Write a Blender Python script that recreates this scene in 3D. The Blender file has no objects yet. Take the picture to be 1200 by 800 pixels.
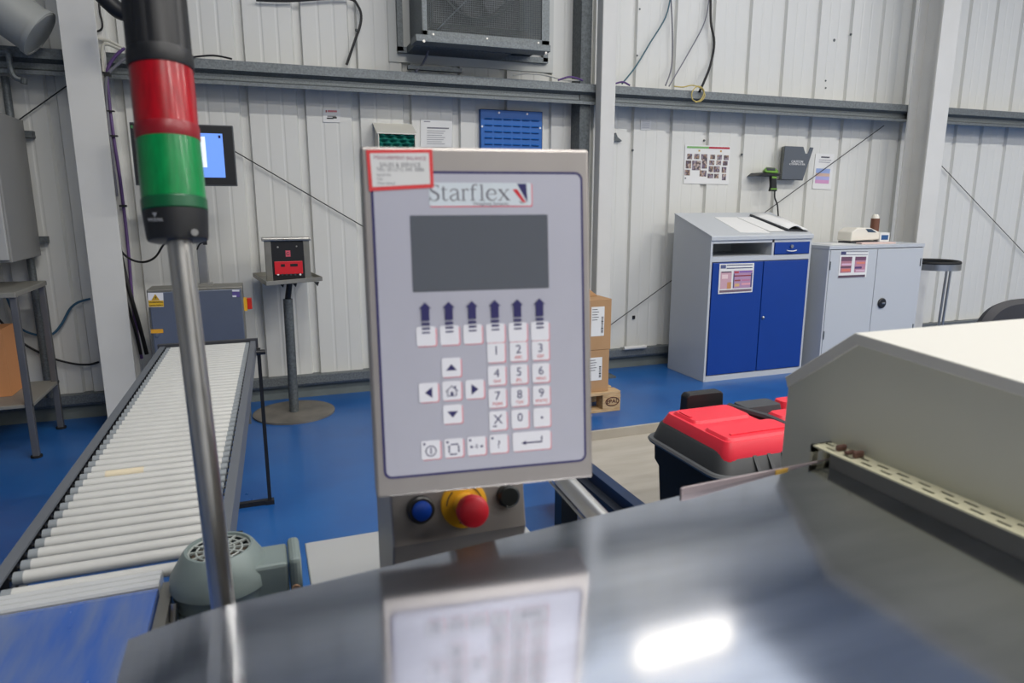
import bpy, bmesh, math, random
from mathutils import Vector, Matrix, Euler
random.seed(7)
sc = bpy.context.scene
COL = sc.collection
PI = math.pi
# ------------------------------------------------------------ camera
CAM = Vector((0, 0, 1.45)); PITCH = math.radians(11.53); YAW = math.radians(20.36); FPX = 800.0
fw = Vector((math.sin(YAW)*math.cos(PITCH), math.cos(YAW)*math.cos(PITCH), -math.sin(PITCH)))
rt = Vector((math.cos(YAW), -math.sin(YAW), 0)); up = rt.cross(fw)
cd = bpy.data.cameras.new('camera'); cam = bpy.data.objects.new('camera', cd); COL.objects.link(cam)
cam.matrix_world = Matrix(((rt.x, up.x, -fw.x, 0), (rt.y, up.y, -fw.y, 0), (rt.z, up.z, -fw.z, CAM.z), (0, 0, 0, 1)))
cd.sensor_width = 36; cd.lens = 24; cd.clip_start = .02; cd.clip_end = 100
cd.dof.use_dof = True; cd.dof.focus_distance = 4.0; cd.dof.aperture_fstop = 7.1
sc.camera = cam
# ------------------------------------------------------------ world, lamps, exposure
w = bpy.data.worlds.new('world'); sc.world = w; w.use_nodes = True
w.node_tree.nodes['Background'].inputs[0].default_value = (1, .98, .95, 1)
w.node_tree.nodes['Background'].inputs[1].default_value = .5
sc.view_settings.view_transform = 'Standard'; sc.view_settings.look = 'None'
sc.view_settings.exposure = 0.0; sc.view_settings.gamma = 1; sc.view_settings.use_curve_mapping = False
LAMP_POWER = 44
LAMP_SPOTS = [(x, y) for x in (.9, 3.6, 6.3, 9.0) for y in (-4.0, -1.6, 1.3)]
TUBE = (3.45, 4.62)
def area_lamp(x, y, z, sx, sy, power, color=(1, .965, .91)):
    l = bpy.data.lights.new('ceiling_lamp_light', 'AREA'); l.shape = 'RECTANGLE'; l.size = sx; l.size_y = sy
    l.energy = power; l.color = color
    o = bpy.data.objects.new('ceiling_lamp_light', l); COL.objects.link(o); o.location = (x, y, z); return o
for x, y in LAMP_SPOTS: area_lamp(x, y, 5.02, 1.3, .14, LAMP_POWER*1.55)
area_lamp(TUBE[0], TUBE[1], 4.99, 1.0, .05, 2.2, (1, .9, .75))

# ------------------------------------------------------------ helpers
def ray(u, v): return rt*((u-600)/FPX) - up*((v-400)/FPX) + fw
def hit(u, v, axis, val):
    d = ray(u, v); return CAM + d*((val-CAM[axis])/d[axis])
def W(u, v, y): return hit(u, v, 1, y)
def F(u, v, z=0): return hit(u, v, 2, z)
def S(u, v, x): return hit(u, v, 0, x)
def lin(c):
    f = lambda t: t/12.92 if t <= .04045 else ((t+.055)/1.055)**2.4
    return tuple(f(x/255) for x in c)+(1,)
MATS = {}
def mat(name, c, rough=.5, metal=0, var=0, vscale=6, stretch=(1, 1, 1), bump=0, bscale=60, emit=0, alpha=1, spec=None, trans=0, c2=None, rvar=0, coat=0):
    if name in MATS: return MATS[name]
    m = bpy.data.materials.new(name); m.use_nodes = True; nt = m.node_tree; b = nt.nodes['Principled BSDF']
    b.inputs['Base Color'].default_value = lin(c); b.inputs['Roughness'].default_value = rough; b.inputs['Metallic'].default_value = metal
    if spec is not None: b.inputs['Specular IOR Level'].default_value = spec
    if coat: b.inputs['Coat Weight'].default_value = coat; b.inputs['Coat Roughness'].default_value = .1
    if trans: b.inputs['Transmission Weight'].default_value = trans; b.inputs['IOR'].default_value = 1.3
    if emit: b.inputs['Emission Color'].default_value = lin(c); b.inputs['Emission Strength'].default_value = emit
    tc = nt.nodes.new('ShaderNodeTexCoord'); mp = nt.nodes.new('ShaderNodeMapping'); mp.inputs['Scale'].default_value = stretch
    nt.links.new(tc.outputs['Object'], mp.inputs['Vector'])
    n = nt.nodes.new('ShaderNodeTexNoise'); n.inputs['Scale'].default_value = vscale; n.inputs['Detail'].default_value = 5
    nt.links.new(mp.outputs[0], n.inputs['Vector'])
    if var or c2:
        r = nt.nodes.new('ShaderNodeValToRGB'); a = lin(c); z = lin(c2) if c2 else tuple(x*(1-var) for x in a[:3])+(1,)
        r.color_ramp.elements[0].position = .32; r.color_ramp.elements[1].position = .68
        r.color_ramp.elements[0].color = z; r.color_ramp.elements[1].color = a
        nt.links.new(n.outputs['Fac'], r.inputs[0]); nt.links.new(r.outputs[0], b.inputs['Base Color'])
    if rvar:
        mr = nt.nodes.new('ShaderNodeMapRange'); mr.inputs[3].default_value = max(.02, rough-rvar); mr.inputs[4].default_value = rough+rvar
        nt.links.new(n.outputs['Fac'], mr.inputs[0]); nt.links.new(mr.outputs[0], b.inputs['Roughness'])
    if bump:
        n2 = nt.nodes.new('ShaderNodeTexNoise'); n2.inputs['Scale'].default_value = bscale; nt.links.new(mp.outputs[0], n2.inputs['Vector'])
        bp = nt.nodes.new('ShaderNodeBump'); bp.inputs['Strength'].default_value = bump; bp.inputs['Distance'].default_value = .004
        nt.links.new(n2.outputs['Fac'], bp.inputs['Height']); nt.links.new(bp.outputs[0], b.inputs['Normal'])
    MATS[name] = m; return m
def flat(c, name=None): return mat(name or 'print_%02x%02x%02x' % tuple(c), c, .6)

ORG = {}
def link(o, parent=None):
    COL.objects.link(o)
    if parent is not None: o.parent = parent
    return o
def tag(o, label=None, cat=None, group=None, kind=None):
    if label: o['label'] = label
    if cat: o['category'] = cat
    if group: o['group'] = group
    if kind: o['kind'] = kind
    return o
def thing(name, label, cat, loc, group=None, mtx=None):
    o = bpy.data.objects.new(name, None); o.empty_display_size = .1; link(o)
    if mtx is not None: o.matrix_world = mtx; ORG[o] = Vector((0, 0, 0))
    else: o.location = loc; ORG[o] = Vector(loc)
    return tag(o, label, cat, group)
class B:
    """mesh builder in world coordinates"""
    def __init__(s): s.bm = bmesh.new(); s.mi = 0
    def m(s, i): s.mi = i; return s
    def _new(s, verts, faces):
        vs = [s.bm.verts.new(v) for v in verts]
        for f in faces:
            try: fc = s.bm.faces.new([vs[i] for i in f]); fc.material_index = s.mi
            except ValueError: pass
        return vs
    def box(s, a, b, mtx=None):
        x0, x1 = sorted((a[0], b[0])); y0, y1 = sorted((a[1], b[1])); z0, z1 = sorted((a[2], b[2]))
        v = [Vector(p) for p in ((x0,y0,z0),(x1,y0,z0),(x1,y1,z0),(x0,y1,z0),(x0,y0,z1),(x1,y0,z1),(x1,y1,z1),(x0,y1,z1))]
        if mtx is not None: v = [mtx @ p for p in v]
        s._new(v, [(3,2,1,0),(4,5,6,7),(0,1,5,4),(1,2,6,5),(2,3,7,6),(3,0,4,7)]); return s
    def loft(s, rings, cap=True, close=False):
        n = len(rings[0]); vs = []
        for r in rings: vs.append([s.bm.verts.new(p) for p in r])
        k = len(rings)
        for i in range(k if close else k-1):
            for j in range(n):
                a, b2 = vs[i], vs[(i+1) % k]
                try: f = s.bm.faces.new((a[j], a[(j+1) % n], b2[(j+1) % n], b2[j])); f.material_index = s.mi
                except ValueError: pass
        if cap and not close:
            for r, rev in ((vs[0], True), (vs[-1], False)):
                try: f = s.bm.faces.new(list(reversed(r)) if rev else r); f.material_index = s.mi
                except ValueError: pass
        return s
    def prism(s, pts, vec):
        vec = Vector(vec); return s.loft([[Vector(p) for p in pts], [Vector(p)+vec for p in pts]])
    def cyl(s, p0, p1, r0, r1=None, seg=20, cap=True):
        p0, p1 = Vector(p0), Vector(p1); r1 = r0 if r1 is None else r1
        return s.lathe(p0, p1-p0, [(0, r0), (1, r1)], seg, cap)
    def lathe(s, p, ax, prof, seg=24, cap=True):
        """prof: (fraction along ax, radius)"""
        p, ax = Vector(p), Vector(ax); a = ax.normalized(); t = a.orthogonal().normalized(); b = a.cross(t)
        rings = [[p+ax*h+(t*math.cos(2*PI*i/seg)+b*math.sin(2*PI*i/seg))*max(r, 1e-5) for i in range(seg)] for h, r in prof]
        return s.loft(rings, cap)
    def tube(s, pts, r, seg=8, closed=False):
        pts = [Vector(p) for p in pts]; rings = []; n = len(pts); prev = None
        for i, p in enumerate(pts):
            if closed: t = (pts[(i+1) % n]-pts[i-1])
            else: t = (pts[min(i+1, n-1)]-pts[max(i-1, 0)])
            t.normalize()
            if prev is None: u = t.orthogonal().normalized()
            else:
                u = prev-t*prev.dot(t)
                u = u.normalized() if u.length > 1e-6 else t.orthogonal().normalized()
            prev = u; b = t.cross(u)
            rings.append([p+(u*math.cos(2*PI*j/seg)+b*math.sin(2*PI*j/seg))*r for j in range(seg)])
        return s.loft(rings, True, closed)
    def ring(s, c, ax, r, tr, seg=32, tseg=8):
        c = Vector(c); a = Vector(ax).normalized(); t = a.orthogonal().normalized(); b = a.cross(t)
        return s.tube([c+(t*math.cos(2*PI*i/seg)+b*math.sin(2*PI*i/seg))*r for i in range(seg)], tr, tseg, True)
    def quad(s, a, b, c, d): s._new([Vector(p) for p in (a, b, c, d)], [(0, 1, 2, 3)]); return s
    def grid(s, fn, nu, nv):
        vs = [[s.bm.verts.new(fn(i/nu, j/nv)) for i in range(nu+1)] for j in range(nv+1)]
        for j in range(nv):
            for i in range(nu):
                f = s.bm.faces.new((vs[j][i], vs[j][i+1], vs[j+1][i+1], vs[j+1][i])); f.material_index = s.mi
        return s
    def text(s, st, size, mtx, extr=.0001, align='CENTER', xs=1.0, bold=0):
        c = bpy.data.curves.new('t', 'FONT'); c.body = st; c.size = size; c.extrude = extr; c.align_x = align; c.align_y = 'CENTER'
        c.offset = bold; c.resolution_u = 3
        o = bpy.data.objects.new('t', c); COL.objects.link(o)
        dg = bpy.context.evaluated_depsgraph_get(); me = bpy.data.meshes.new_from_object(o.evaluated_get(dg))
        me.transform(mtx @ Matrix.Diagonal((xs, 1, 1, 1)))
        n0 = len(s.bm.faces); s.bm.from_mesh(me); s.bm.faces.ensure_lookup_table()
        for f in s.bm.faces[n0:]: f.material_index = s.mi
        bpy.data.objects.remove(o); bpy.data.curves.remove(c); bpy.data.meshes.remove(me); return s
    def obj(s, name, mats, parent=None, smooth=False, bev=0, bseg=2, loc=None, solid=0, sub=0, norm=True):
        org = Vector(loc) if loc is not None else (ORG[parent] if parent in ORG else Vector((0, 0, 0)))
        porg = ORG[parent] if parent in ORG else Vector((0, 0, 0))
        if norm: bmesh.ops.recalc_face_normals(s.bm, faces=s.bm.faces)
        bmesh.ops.translate(s.bm, vec=-org, verts=s.bm.verts)
        me = bpy.data.meshes.new(name); s.bm.to_mesh(me); s.bm.free()
        for m_ in (mats if isinstance(mats, (list, tuple)) else [mats]): me.materials.append(m_)
        o = bpy.data.objects.new(name, me); link(o, parent); o.location = org-porg; ORG[o] = org
        if smooth:
            for p in me.polygons: p.use_smooth = True
            try: me.set_sharp_from_angle(angle=math.radians(38))
            except Exception: pass
        if solid:
            d = o.modifiers.new('solid', 'SOLIDIFY'); d.thickness = solid
        if bev:
            d = o.modifiers.new('bevel', 'BEVEL'); d.width = bev; d.segments = bseg; d.limit_method = 'ANGLE'; d.angle_limit = math.radians(35)
        if sub:
            d = o.modifiers.new('sub', 'SUBSURF'); d.levels = sub; d.render_levels = sub
        return o
def rrect(cx, cz, w, h, r, n=4):
    pts = []
    for sx, sz, a0 in ((1, 1, 0), (-1, 1, 90), (-1, -1, 180), (1, -1, 270)):
        for i in range(n+1):
            a = math.radians(a0+90*i/n); pts.append((cx+sx*(w/2-r)+r*math.cos(a), cz+sz*(h/2-r)+r*math.sin(a)))
    return pts
def spline(pts, n=8):
    P = [Vector(p) for p in pts]; out = []
    for i in range(len(P)-1):
        a = P[max(i-1, 0)]; b = P[i]; c = P[i+1]; d = P[min(i+2, len(P)-1)]
        for k in range(n):
            t = k/n
            out.append(.5*((2*b)+(c-a)*t+(2*a-5*b+4*c-d)*t*t+(3*b-a-3*c+d)*t**3))
    out.append(P[-1]); return out
def wall_mtx(p, off=.002):     # text plane facing -Y at point p
    return Matrix.Translation(Vector(p)-Vector((0, off, 0))) @ Matrix.Rotation(PI/2, 4, 'X')

# ------------------------------------------------------------ materials
galv = mat('galvanised_steel', (128, 134, 136), .55, .55, var=.35, vscale=90, bump=.1, bscale=120)
galv_d = mat('weathered_galvanised', (110, 116, 118), .6, .5, var=.4, vscale=60)
stain = mat('brushed_stainless', (188, 186, 182), .3, 1, var=.12, vscale=8, stretch=(1, 14, 1), rvar=.06)
stain_top = mat('polished_stainless_sheet', (226, 229, 236), .115, 1, var=.2, vscale=6, stretch=(.7, 3.5, 1), bump=.004, bscale=14, rvar=.035)
stain_panel = mat('bead_blasted_stainless', (172, 166, 162), .42, .75, var=.06, vscale=20)
stain_dull = mat('dull_stainless', (150, 148, 140), .45, .85, var=.15, vscale=12)
white_paint = mat('white_paint', (214, 213, 208), .5, var=.06, vscale=3)
clad = mat('cladding_white', (218, 218, 213), .38, var=.05, vscale=1.5, stretch=(1, 1, .4))
cream = mat('cream_powder_coat', (206, 205, 188), .42, var=.04, vscale=3)
black = mat('black_plastic', (24, 25, 28), .45)
dark = mat('dark_grey_plastic', (62, 64, 68), .5)
rubber = mat('black_rubber', (18, 18, 18), .7)
navy = flat((38, 34, 92), 'navy_ink'); white = flat((232, 232, 232), 'white_ink'); redi = flat((205, 40, 50), 'red_ink')
ink = flat((40, 40, 50), 'dark_ink'); pinki = flat((222, 96, 112), 'pink_ink'); greyi = flat((112, 112, 120), 'grey_ink')
paper = mat('paper', (226, 226, 224), .8, var=.02)
wire_m = mat('brace_wire', (60, 62, 62), .5, .6)

# ------------------------------------------------------------ setting
YW = 5.25
floor_m = mat('blue_epoxy_floor', (34, 96, 162), .3, c2=(25, 82, 147), vscale=2.5, bump=.05, bscale=180, rvar=.06)
B().box((-6, -6, -.1), (11, 5.42, 0)).obj('floor', floor_m)['kind'] = 'structure'
wall = B().box((-6, YW+.045, 0), (11, YW+.17, 5.2)).obj('wall_back', clad); wall['kind'] = 'structure'
prof = [(0, 0), (.098, 0), (.108, .002), (.116, .002), (.124, 0), (.205, 0), (.213, .002), (.221, .002), (.229, 0), (.312, 0), (.324, .028), (.368, .028), (.3765, 0)]
pm = None
x = .017-.378*8
while x < 9.6:
    if pm is None:
        bb = B(); lo = [Vector((x+a, YW+b, .135)) for a, b in prof]+[Vector((x+.3765, YW+.044, .135)), Vector((x, YW+.044, .135))]
        bb.prism(lo, (0, 0, 5.0)); o = bb.obj('cladding_panel', clad, wall, loc=(x, YW, .135)); pm = o
    else:
        o = pm.copy(); link(o, wall); o.location = (x, YW, .135)
    x += .378
B().box((-6, -6.15, 0), (11, -6, 5.2)).obj('wall_front', mat('hall_paint', (190, 190, 186), .6))['kind'] = 'structure'
B().box((-6.15, -6.15, 0), (-6, 5.42, 5.2)).obj('wall_left', MATS['hall_paint'])['kind'] = 'structure'
B().box((11, -6.15, 0), (11.15, 5.42, 5.2)).obj('wall_right', MATS['hall_paint'])['kind'] = 'structure'
B().box((-6.15, -6.15, 5.2), (11.15, 5.42, 5.3)).obj('ceiling', mat('ceiling_sheet', (190, 192, 192), .6))['kind'] = 'structure'
# lamps
lampm = mat('lamp_diffuser', (255, 250, 240), .5, emit=6)
first = None
for x, y in LAMP_SPOTS:
    col_ = {.9: 'leftmost', 3.6: 'second from the left', 6.3: 'third from the left', 9.0: 'rightmost'}[x]; row_ = {-4.0: 'in the row behind the camera', -1.6: 'in the row over the steel cover', 1.3: 'in the row nearest the back wall'}[y]
    t = thing('ceiling_light', 'white batten ceiling light, '+col_+' '+row_, 'ceiling light', (x, y, 5.2), 'batten lights under the roof')
    if first is None:
        a = B().box((x-.8, y-.17, 5.06), (x+.8, y+.17, 5.2)).obj('fixture_body', white_paint, t)
        b = B().box((x-.76, y-.13, 5.045), (x+.76, y+.13, 5.06)).obj('diffuser', lampm, t); first = (a, b)
    else:
        for s_ in first: c = s_.copy(); link(c, t)
sk = mat('added_glow_sheet', (232, 236, 240), .5, emit=.8)
B().box((.9, 2.95, 5.17), (4.3, 5.15, 5.199)).obj('added_glow_panel', sk)['kind'] = 'structure'  # unseen glowing panel, added to brighten what the steel cover reflects
t = thing('tube_light', 'short warm tube light high above the blue cupboard', 'ceiling light', (TUBE[0], TUBE[1], 5.2))
B().box((TUBE[0]-.55, TUBE[1]-.04, 5.03), (TUBE[0]+.55, TUBE[1]+.04, 5.2)).obj('fixture_body', white_paint, t)
B().cyl((TUBE[0]-.52, TUBE[1], 5.01), (TUBE[0]+.52, TUBE[1], 5.01), .014, seg=12).obj('tube', mat('warm_tube', (255, 236, 205), .5, emit=5), t)
# kerb and lower rail
B().box((-6, YW-.02, 0), (11, YW+.05, .1)).obj('baseboard_back', mat('concrete_kerb', (112, 120, 118), .8, var=.25, vscale=5))['kind'] = 'structure'
rl = [(YW+.045, .175), (YW-.07, .175), (YW-.07, .117), (YW-.06, .1), (YW+.045, .1)]
B().prism([(-6, a, b) for a, b in rl], (17, 0, 0)).obj('trim_1', galv)['kind'] = 'structure'
# girt (sigma profile)
yb, yf = YW, YW-.2
gp = [(yb, 2.352), (yf, 2.352), (yf, 2.292), (yf+.05, 2.272), (yf+.05, 2.238), (yf, 2.222), (yf, 2.2), (yf+.012, 2.2), (yf+.012, 2.212), (yf+.065, 2.23), (yf+.065, 2.28), (yf+.014, 2.3), (yf+.014, 2.338), (yb, 2.338)]
def add_girt(name, x0, x1, z=0, nm=None):
    return B().prism([(x0, a, b+z) for a, b in gp], (x1-x0, 0, 0)).obj(name, nm or galv)
t = add_girt('trim_2', -6, 11); t['kind'] = 'structure'
t = add_girt('trim_3', -6, 11, 1.9); t['kind'] = 'structure'
for i, xx in enumerate((2.34,)):
    p = W(687, 60, YW-.16); x0 = p.x
    o = B()
    o.box((x0-.045, YW-.16, 0), (x0+.045, YW-.154, 4.9)).box((x0-.045, YW-.154, 0), (x0-.039, YW, 4.9)).box((x0+.039, YW-.154, 0), (x0+.045, YW, 4.9))
    o.obj('trim_4', galv_d)['kind'] = 'structure'
def i_column(name, x0, x1, y0, y1, label, m=white_paint):
    t = thing(name, label, 'column', ((x0+x1)/2, (y0+y1)/2, 0), None)
    B().box((x0, y0, 0), (x1, y0+.018, 5.2)).obj('flange', m, t, bev=.002)
    B().box((x0, y1-.018, 0), (x1, y1, 5.2)).obj('flange', m, t, bev=.002)
    xc = (x0+x1)/2; B().box((xc-.008, y0+.018, 0), (xc+.008, y1-.018, 5.2)).obj('web', m, t)
    B().box((x0-.05, y0-.04, 0), (x1+.05, y1+.01, .02)).obj('base_plate', galv_d, t)
    return t
a = W(66.4, 0, 4.8); b = W(108, 0, 4.8)
i_column('steel_column', a.x-.004, b.x+.004, 4.8, 5.02, 'white steel column left, behind the roller conveyor, with cables')
t = thing('steel_column', 'slim white box section column directly behind the keypad terminal', 'column', (2.635, 5.0, 0))
B().box((2.57, 4.95, 0), (2.695, 5.045, 5.2)).obj('shaft', white_paint, t, bev=.006)
B().box((2.50, 4.92, 0), (2.76, 5.045, .015)).obj('base_plate', galv_d, t)
i_column('steel_column', 5.87, 6.08, 4.79, 5.045, 'wide white steel column beside the plain grey cupboard')

# ------------------------------------------------------------ brace rods and loose cables
def wirething(name, pts, r, label, cat, m=wire_m, n=1, group=None):
    pts = spline(pts, n) if n > 1 else [Vector(p) for p in pts]
    o = B().tube(pts, r, 6).obj(name, m, smooth=True, loc=pts[0]); return tag(o, label, cat, group)
yr = YW-.03
wirething('brace_rod', [W(1036, 147, yr-.02), W(700, 392, yr-.02), W(640, 436, yr)], .004, 'thin brace rod running down from the girt behind the blue cupboard to the cartons', 'rod')
wirething('brace_rod', [W(225, 148, yr), W(420, 262, yr), W(640, 391, yr)], .004, 'thin brace rod sloping from the monitor to behind the keypad terminal', 'rod')
wirething('brace_rod', [W(110, 78, yr), W(20, 142, yr)], .004, 'thin brace rod sloping down left of the left column', 'rod')
wirething('brace_rod', [W(1088, 178, yr), W(1240, 338, yr)], .004, 'thin brace rod sloping right from the wide right column', 'rod')
cab_b = mat('black_cable', (22, 22, 24), .5); cab_p = mat('purple_cable', (92, 66, 118), .5); cab_g = mat('teal_cable', (50, 92, 104), .5); cab_w = mat('pale_cable', (196, 194, 182), .6)
yc = YW-.04
wirething('loop_cable', [W(300, 0, yc), W(340, 1, yc), W(405, -2, yc), W(420, 8, yc), W(423, 25, yc), W(415, 50, yc), W(406, 76, yc)], .009, 'black cable looping down the wall left of the fan unit onto the girt', 'cable', cab_b, 6)
wirething('stray_cable', [W(225, 67, yf-.01), W(250, 65, yf-.01), W(272, 69, yf-.01)], .006, 'short black cable lying on the girt beside the signal tower', 'cable', cab_b, 5)
wirething('hanging_cable', [W(787, -10, yc), W(780, 20, yc), W(762, 50, yc), W(745, 78, yc), W(729, 98, yf-.01)], .006, 'teal cable hanging diagonally, leftmost right of the centre column', 'cable', cab_g, 5)
wirething('hanging_cable', [W(786, -10, yc), W(788, 40, yc), W(787, 78, yc), W(780, 100, yf-.01)], .006, 'grey cable hanging nearly straight in the middle above the girt', 'cable', greyi, 5)
wirething('hanging_cable', [W(832, -10, yc), W(826, 25, yc), W(808, 60, yc), W(784, 101, yf-.01)], .005, 'thin pale grey cable slanting left onto the girt', 'cable', greyi, 5)
wirething('hanging_cable', [W(833, -10, yc), W(833, 25, yc), W(837, 50, yc), W(832, 78, yc), W(820, 107, yf-.015)], .011, 'thick black cable hanging in a bend over the girt', 'cable', cab_b, 5)
cabo = mat('yellow_cable', (190, 170, 96), .5)
wirething('cable_coil', [W(790, 101, yf-.02), W(800, 102, yf-.02), W(812, 100, yf-.02), W(822, 104, yf-.02), W(826, 112, yf-.02), W(820, 119, yf-.02), W(812, 117, yf-.02), W(811, 108, yf-.02), W(818, 101, yf-.02), W(825, 106, yf-.03), W(822, 116, yf-.03), W(815, 120, yf-.03)], .005, 'tangled yellow cable coil draped over the girt', 'cable', cabo, 6)
wirething('stray_cable', [W(601, 88, yf-.005), W(618, 86, yf-.01), W(640, 88, yf-.01), W(660, 93, yf-.01), W(683, 94, yf)], .007, 'beige cable lying on the girt under the fan unit', 'cable', cab_w, 5)
wirething('stray_cable', [W(654, 94, yf-.015), W(668, 90, yf-.02), W(683, 94, yf-.01)], .007, 'purple cable lying on the girt beside the galvanised post', 'cable', cab_p, 5)
wirething('stray_cable', [W(721, 98, yf-.01), W(730, 96, yf-.015), W(738, 100, yf-.01)], .007, 'short dark purple cable on the girt right of the centre column', 'cable', cab_p, 5)
wirething('fan_cable', [W(503, 48, 5.0), W(501, 62, 5.08), W(495, 75, 5.1), W(487, 84, yf)], .008, 'grey cable dropping from the fan unit to the girt', 'cable', greyi, 5)
# cables along the left column
ycl = 4.98
ct = thing('cable_bundle', 'bundle of purple and black cables clipped down the right side of the left column', 'cables', W(128, 100, ycl))
def cbl(pts, r, m, n=5, nm='cable'): B().tube(spline(pts, n), r, 7).obj(nm, m, ct, smooth=True)
cbl([W(146, 56, ycl), W(135, 66, ycl), W(126, 82, ycl), W(127, 110, ycl), W(133, 160, ycl), W(142, 220, ycl), W(150, 290, ycl), W(156, 360, ycl), W(166, 420, ycl)], .010, cab_p)
cbl([W(150, 66, ycl-.02), W(137, 76, ycl-.02), W(126, 88, ycl-.02), W(124, 110, ycl-.02), W(130, 170, ycl-.02), W(137, 230, ycl-.02)], .009, greyi)
cbl([W(146, 57, ycl), W(128, 48, ycl), W(118, 46, ycl), W(112, 44, ycl)], .009, cab_w)
cbl([W(142, 58, ycl), W(122, 52, ycl), W(120, 70, ycl), W(121, 84, ycl)], .009, cab_w)
cbl([W(116, 0, ycl), W(117, 14, ycl), W(120, 28, ycl), W(118, 35, ycl), W(109, 38, ycl)], .006, cab_b)
cbl([W(137, 264, ycl-.02), W(140, 290, ycl-.02), W(150, 335, ycl-.03), W(163, 380, ycl-.03), W(172, 415, ycl-.03)], .013, cab_b)
cbl([W(139, 300, ycl-.03), W(146, 345, ycl-.03), W(158, 385, ycl-.03), W(165, 415, ycl-.03)], .010, cab_b)
B().box(W(114, 68, ycl-.03), W(121, 86, ycl+.02)).obj('cable_clip', black, ct)
B().box(W(121, 84, ycl-.03), W(131, 91, ycl+.02)).obj('cable_clip', black, ct)
for v in (129, 158, 240): B().box(W(125+(v-129)*.13, v, ycl-.03), W(135+(v-129)*.13, v+2.5, ycl)).obj('cable_clip', black, ct)
wirething('sagging_cable', [W(137, 266, ycl-.05), W(140, 290, ycl-.07), W(152, 303, ycl-.08), W(168, 307, ycl-.08), W(182, 301, 4.8), W(193, 285, 4.7), W(215, 262, 4.66)], .007, 'thin black cable sagging from the left column to the monitor', 'cable', cab_b, 7)
wirething('wall_cable', [W(106, 350, yc), W(92, 354, yc), W(82, 362, yc), W(72, 380, yc), W(60, 392, yc), W(42, 392, yc), W(24, 384, yc), W(15, 365, yc), W(7, 346, yc)], .008, 'blue green cable swinging between left column and steel side table', 'cable', mat('blue_cable', (52, 92, 120), .5), 7)
wirething('wall_cable', [W(116, 424, yc), W(104, 427, yc), W(86, 426, yc), W(60, 419, yc), W(30, 404, yc), W(12, 388, yc), W(-10, 365, yc)], .008, 'black cable sagging along the wall behind the steel side table', 'cable', cab_b, 7)

# ------------------------------------------------------------ fan unit on the wall
fy = 4.86
fbx0 = W(494.6, 42, fy); fbx1 = W(643, 52, fy); zb = fbx0.z; x0 = fbx0.x; x1 = fbx1.x; zt = zb+.95
t = thing('extractor_fan_unit', 'galvanised square fan heater unit with wire mesh grille above the girt', 'fan unit', ((x0+x1)/2, YW, zb))
pb = W(456, 72, YW-.01); pr = W(648, 80, YW-.01)
B().box((pb.x, YW-.012, pb.z), (pr.x, YW, zt+.15)).obj('backing_plate', mat('plate_white', (196, 198, 194), .5), t)
B().box((pb.x+.06, YW-.05, pb.z+.07), (pb.x+.1, YW-.01, zt+.1)).box((pr.x-.1, YW-.05, pb.z+.07), (pr.x-.06, YW-.01, zt+.1)).box((pb.x+.06, YW-.05, pb.z+.06), (pr.x-.06, YW-.01, pb.z+.10)).obj('mounting_angle', galv, t)
o = B(); tk = .01
for a_, b_ in (((x0, fy+.01, zb), (x0+tk, YW-.012, zt)), ((x1-tk, fy+.01, zb), (x1, YW-.012, zt)), ((x0, fy+.01, zb), (x1, YW-.012, zb+tk)), ((x0, fy+.01, zt-tk), (x1, YW-.012, zt))): o.box(a_, b_)
o.obj('duct_casing', galv, t)
o = B(); fwid = .06
o.box((x0, fy-.012, zb), (x1, fy+.01, zb+fwid*.6)).box((x0, fy-.012, zt-fwid), (x1, fy+.01, zt)).box((x0, fy-.012, zb), (x0+fwid*.6, fy+.01, zt)).box((x1-fwid, fy-.012, zb), (x1, fy+.01, zt))
o.obj('front_frame', galv, t, bev=.002)
p0 = W(507, 24, fy+.06); p1 = W(612, 32, fy+.06); fx0, fx1, fz0, fz1 = p0.x+.01, p1.x+.03, p1.z-.02, zt-.14
o = B()
fr = (x0+.03, x1-.05, zb+.03, zt-.05)
inn = (fx0, fx1, fz0, fz1)
V = lambda xx, yy, zz: Vector((xx, yy, zz))
A = [V(fr[0], fy, fr[2]), V(fr[1], fy, fr[2]), V(fr[1], fy, fr[3]), V(fr[0], fy, fr[3])]
Bq = [V(inn[0], fy+.09, inn[2]), V(inn[1], fy+.09, inn[2]), V(inn[1], fy+.09, inn[3]), V(inn[0], fy+.09, inn[3])]
for i in range(4): o.quad(A[i], A[(i+1) % 4], Bq[(i+1) % 4], Bq[i])
o.obj('funnel', stain, t, solid=.002)
fcx, fcz = (fx0+fx1)/2, (fz0+fz1)/2
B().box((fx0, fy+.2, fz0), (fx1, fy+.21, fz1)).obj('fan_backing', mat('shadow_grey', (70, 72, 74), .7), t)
B().lathe((fcx, fy+.10, fcz), (0, .09, 0), [(0, .30), (1, .27), (1, .26), (0, .29)], 40, False).obj('fan_ring', galv, t, smooth=True)
for k in range(5):
    a = k*2*PI/5+.3; u_ = Vector((math.cos(a), 0, math.sin(a))); v_ = Vector((-math.sin(a), 0, math.cos(a)))
    c = Vector((fcx, fy+.14, fcz))
    B().grid(lambda i, j: c+u_*(.06+.19*i)+v_*(.11*(j-.5)*(1+.6*i))+Vector((0, .05*(j-.5), 0)), 4, 3).obj('fan_blade', dark, t, solid=.003)
B().lathe((fcx, fy+.11, fcz), (0, .07, 0), [(0, .03), (.3, .06), (1, .06)], 20).obj('fan_hub', dark, t, smooth=True)
o = B(); n = 0
xx = x0+.035
while xx < x1-.05: o.box((xx-.0011, fy-.0035, zb+.035), (xx+.0011, fy-.001, zt-.05)); xx += .0135
zz = zb+.04
while zz < zt-.05: o.box((x0+.03, fy-.0015, zz-.0011), (x1-.05, fy+.001, zz+.0011)); zz += .0135
g = o.obj('wire_mesh', galv, t); g['kind'] = 'stuff'
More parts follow.
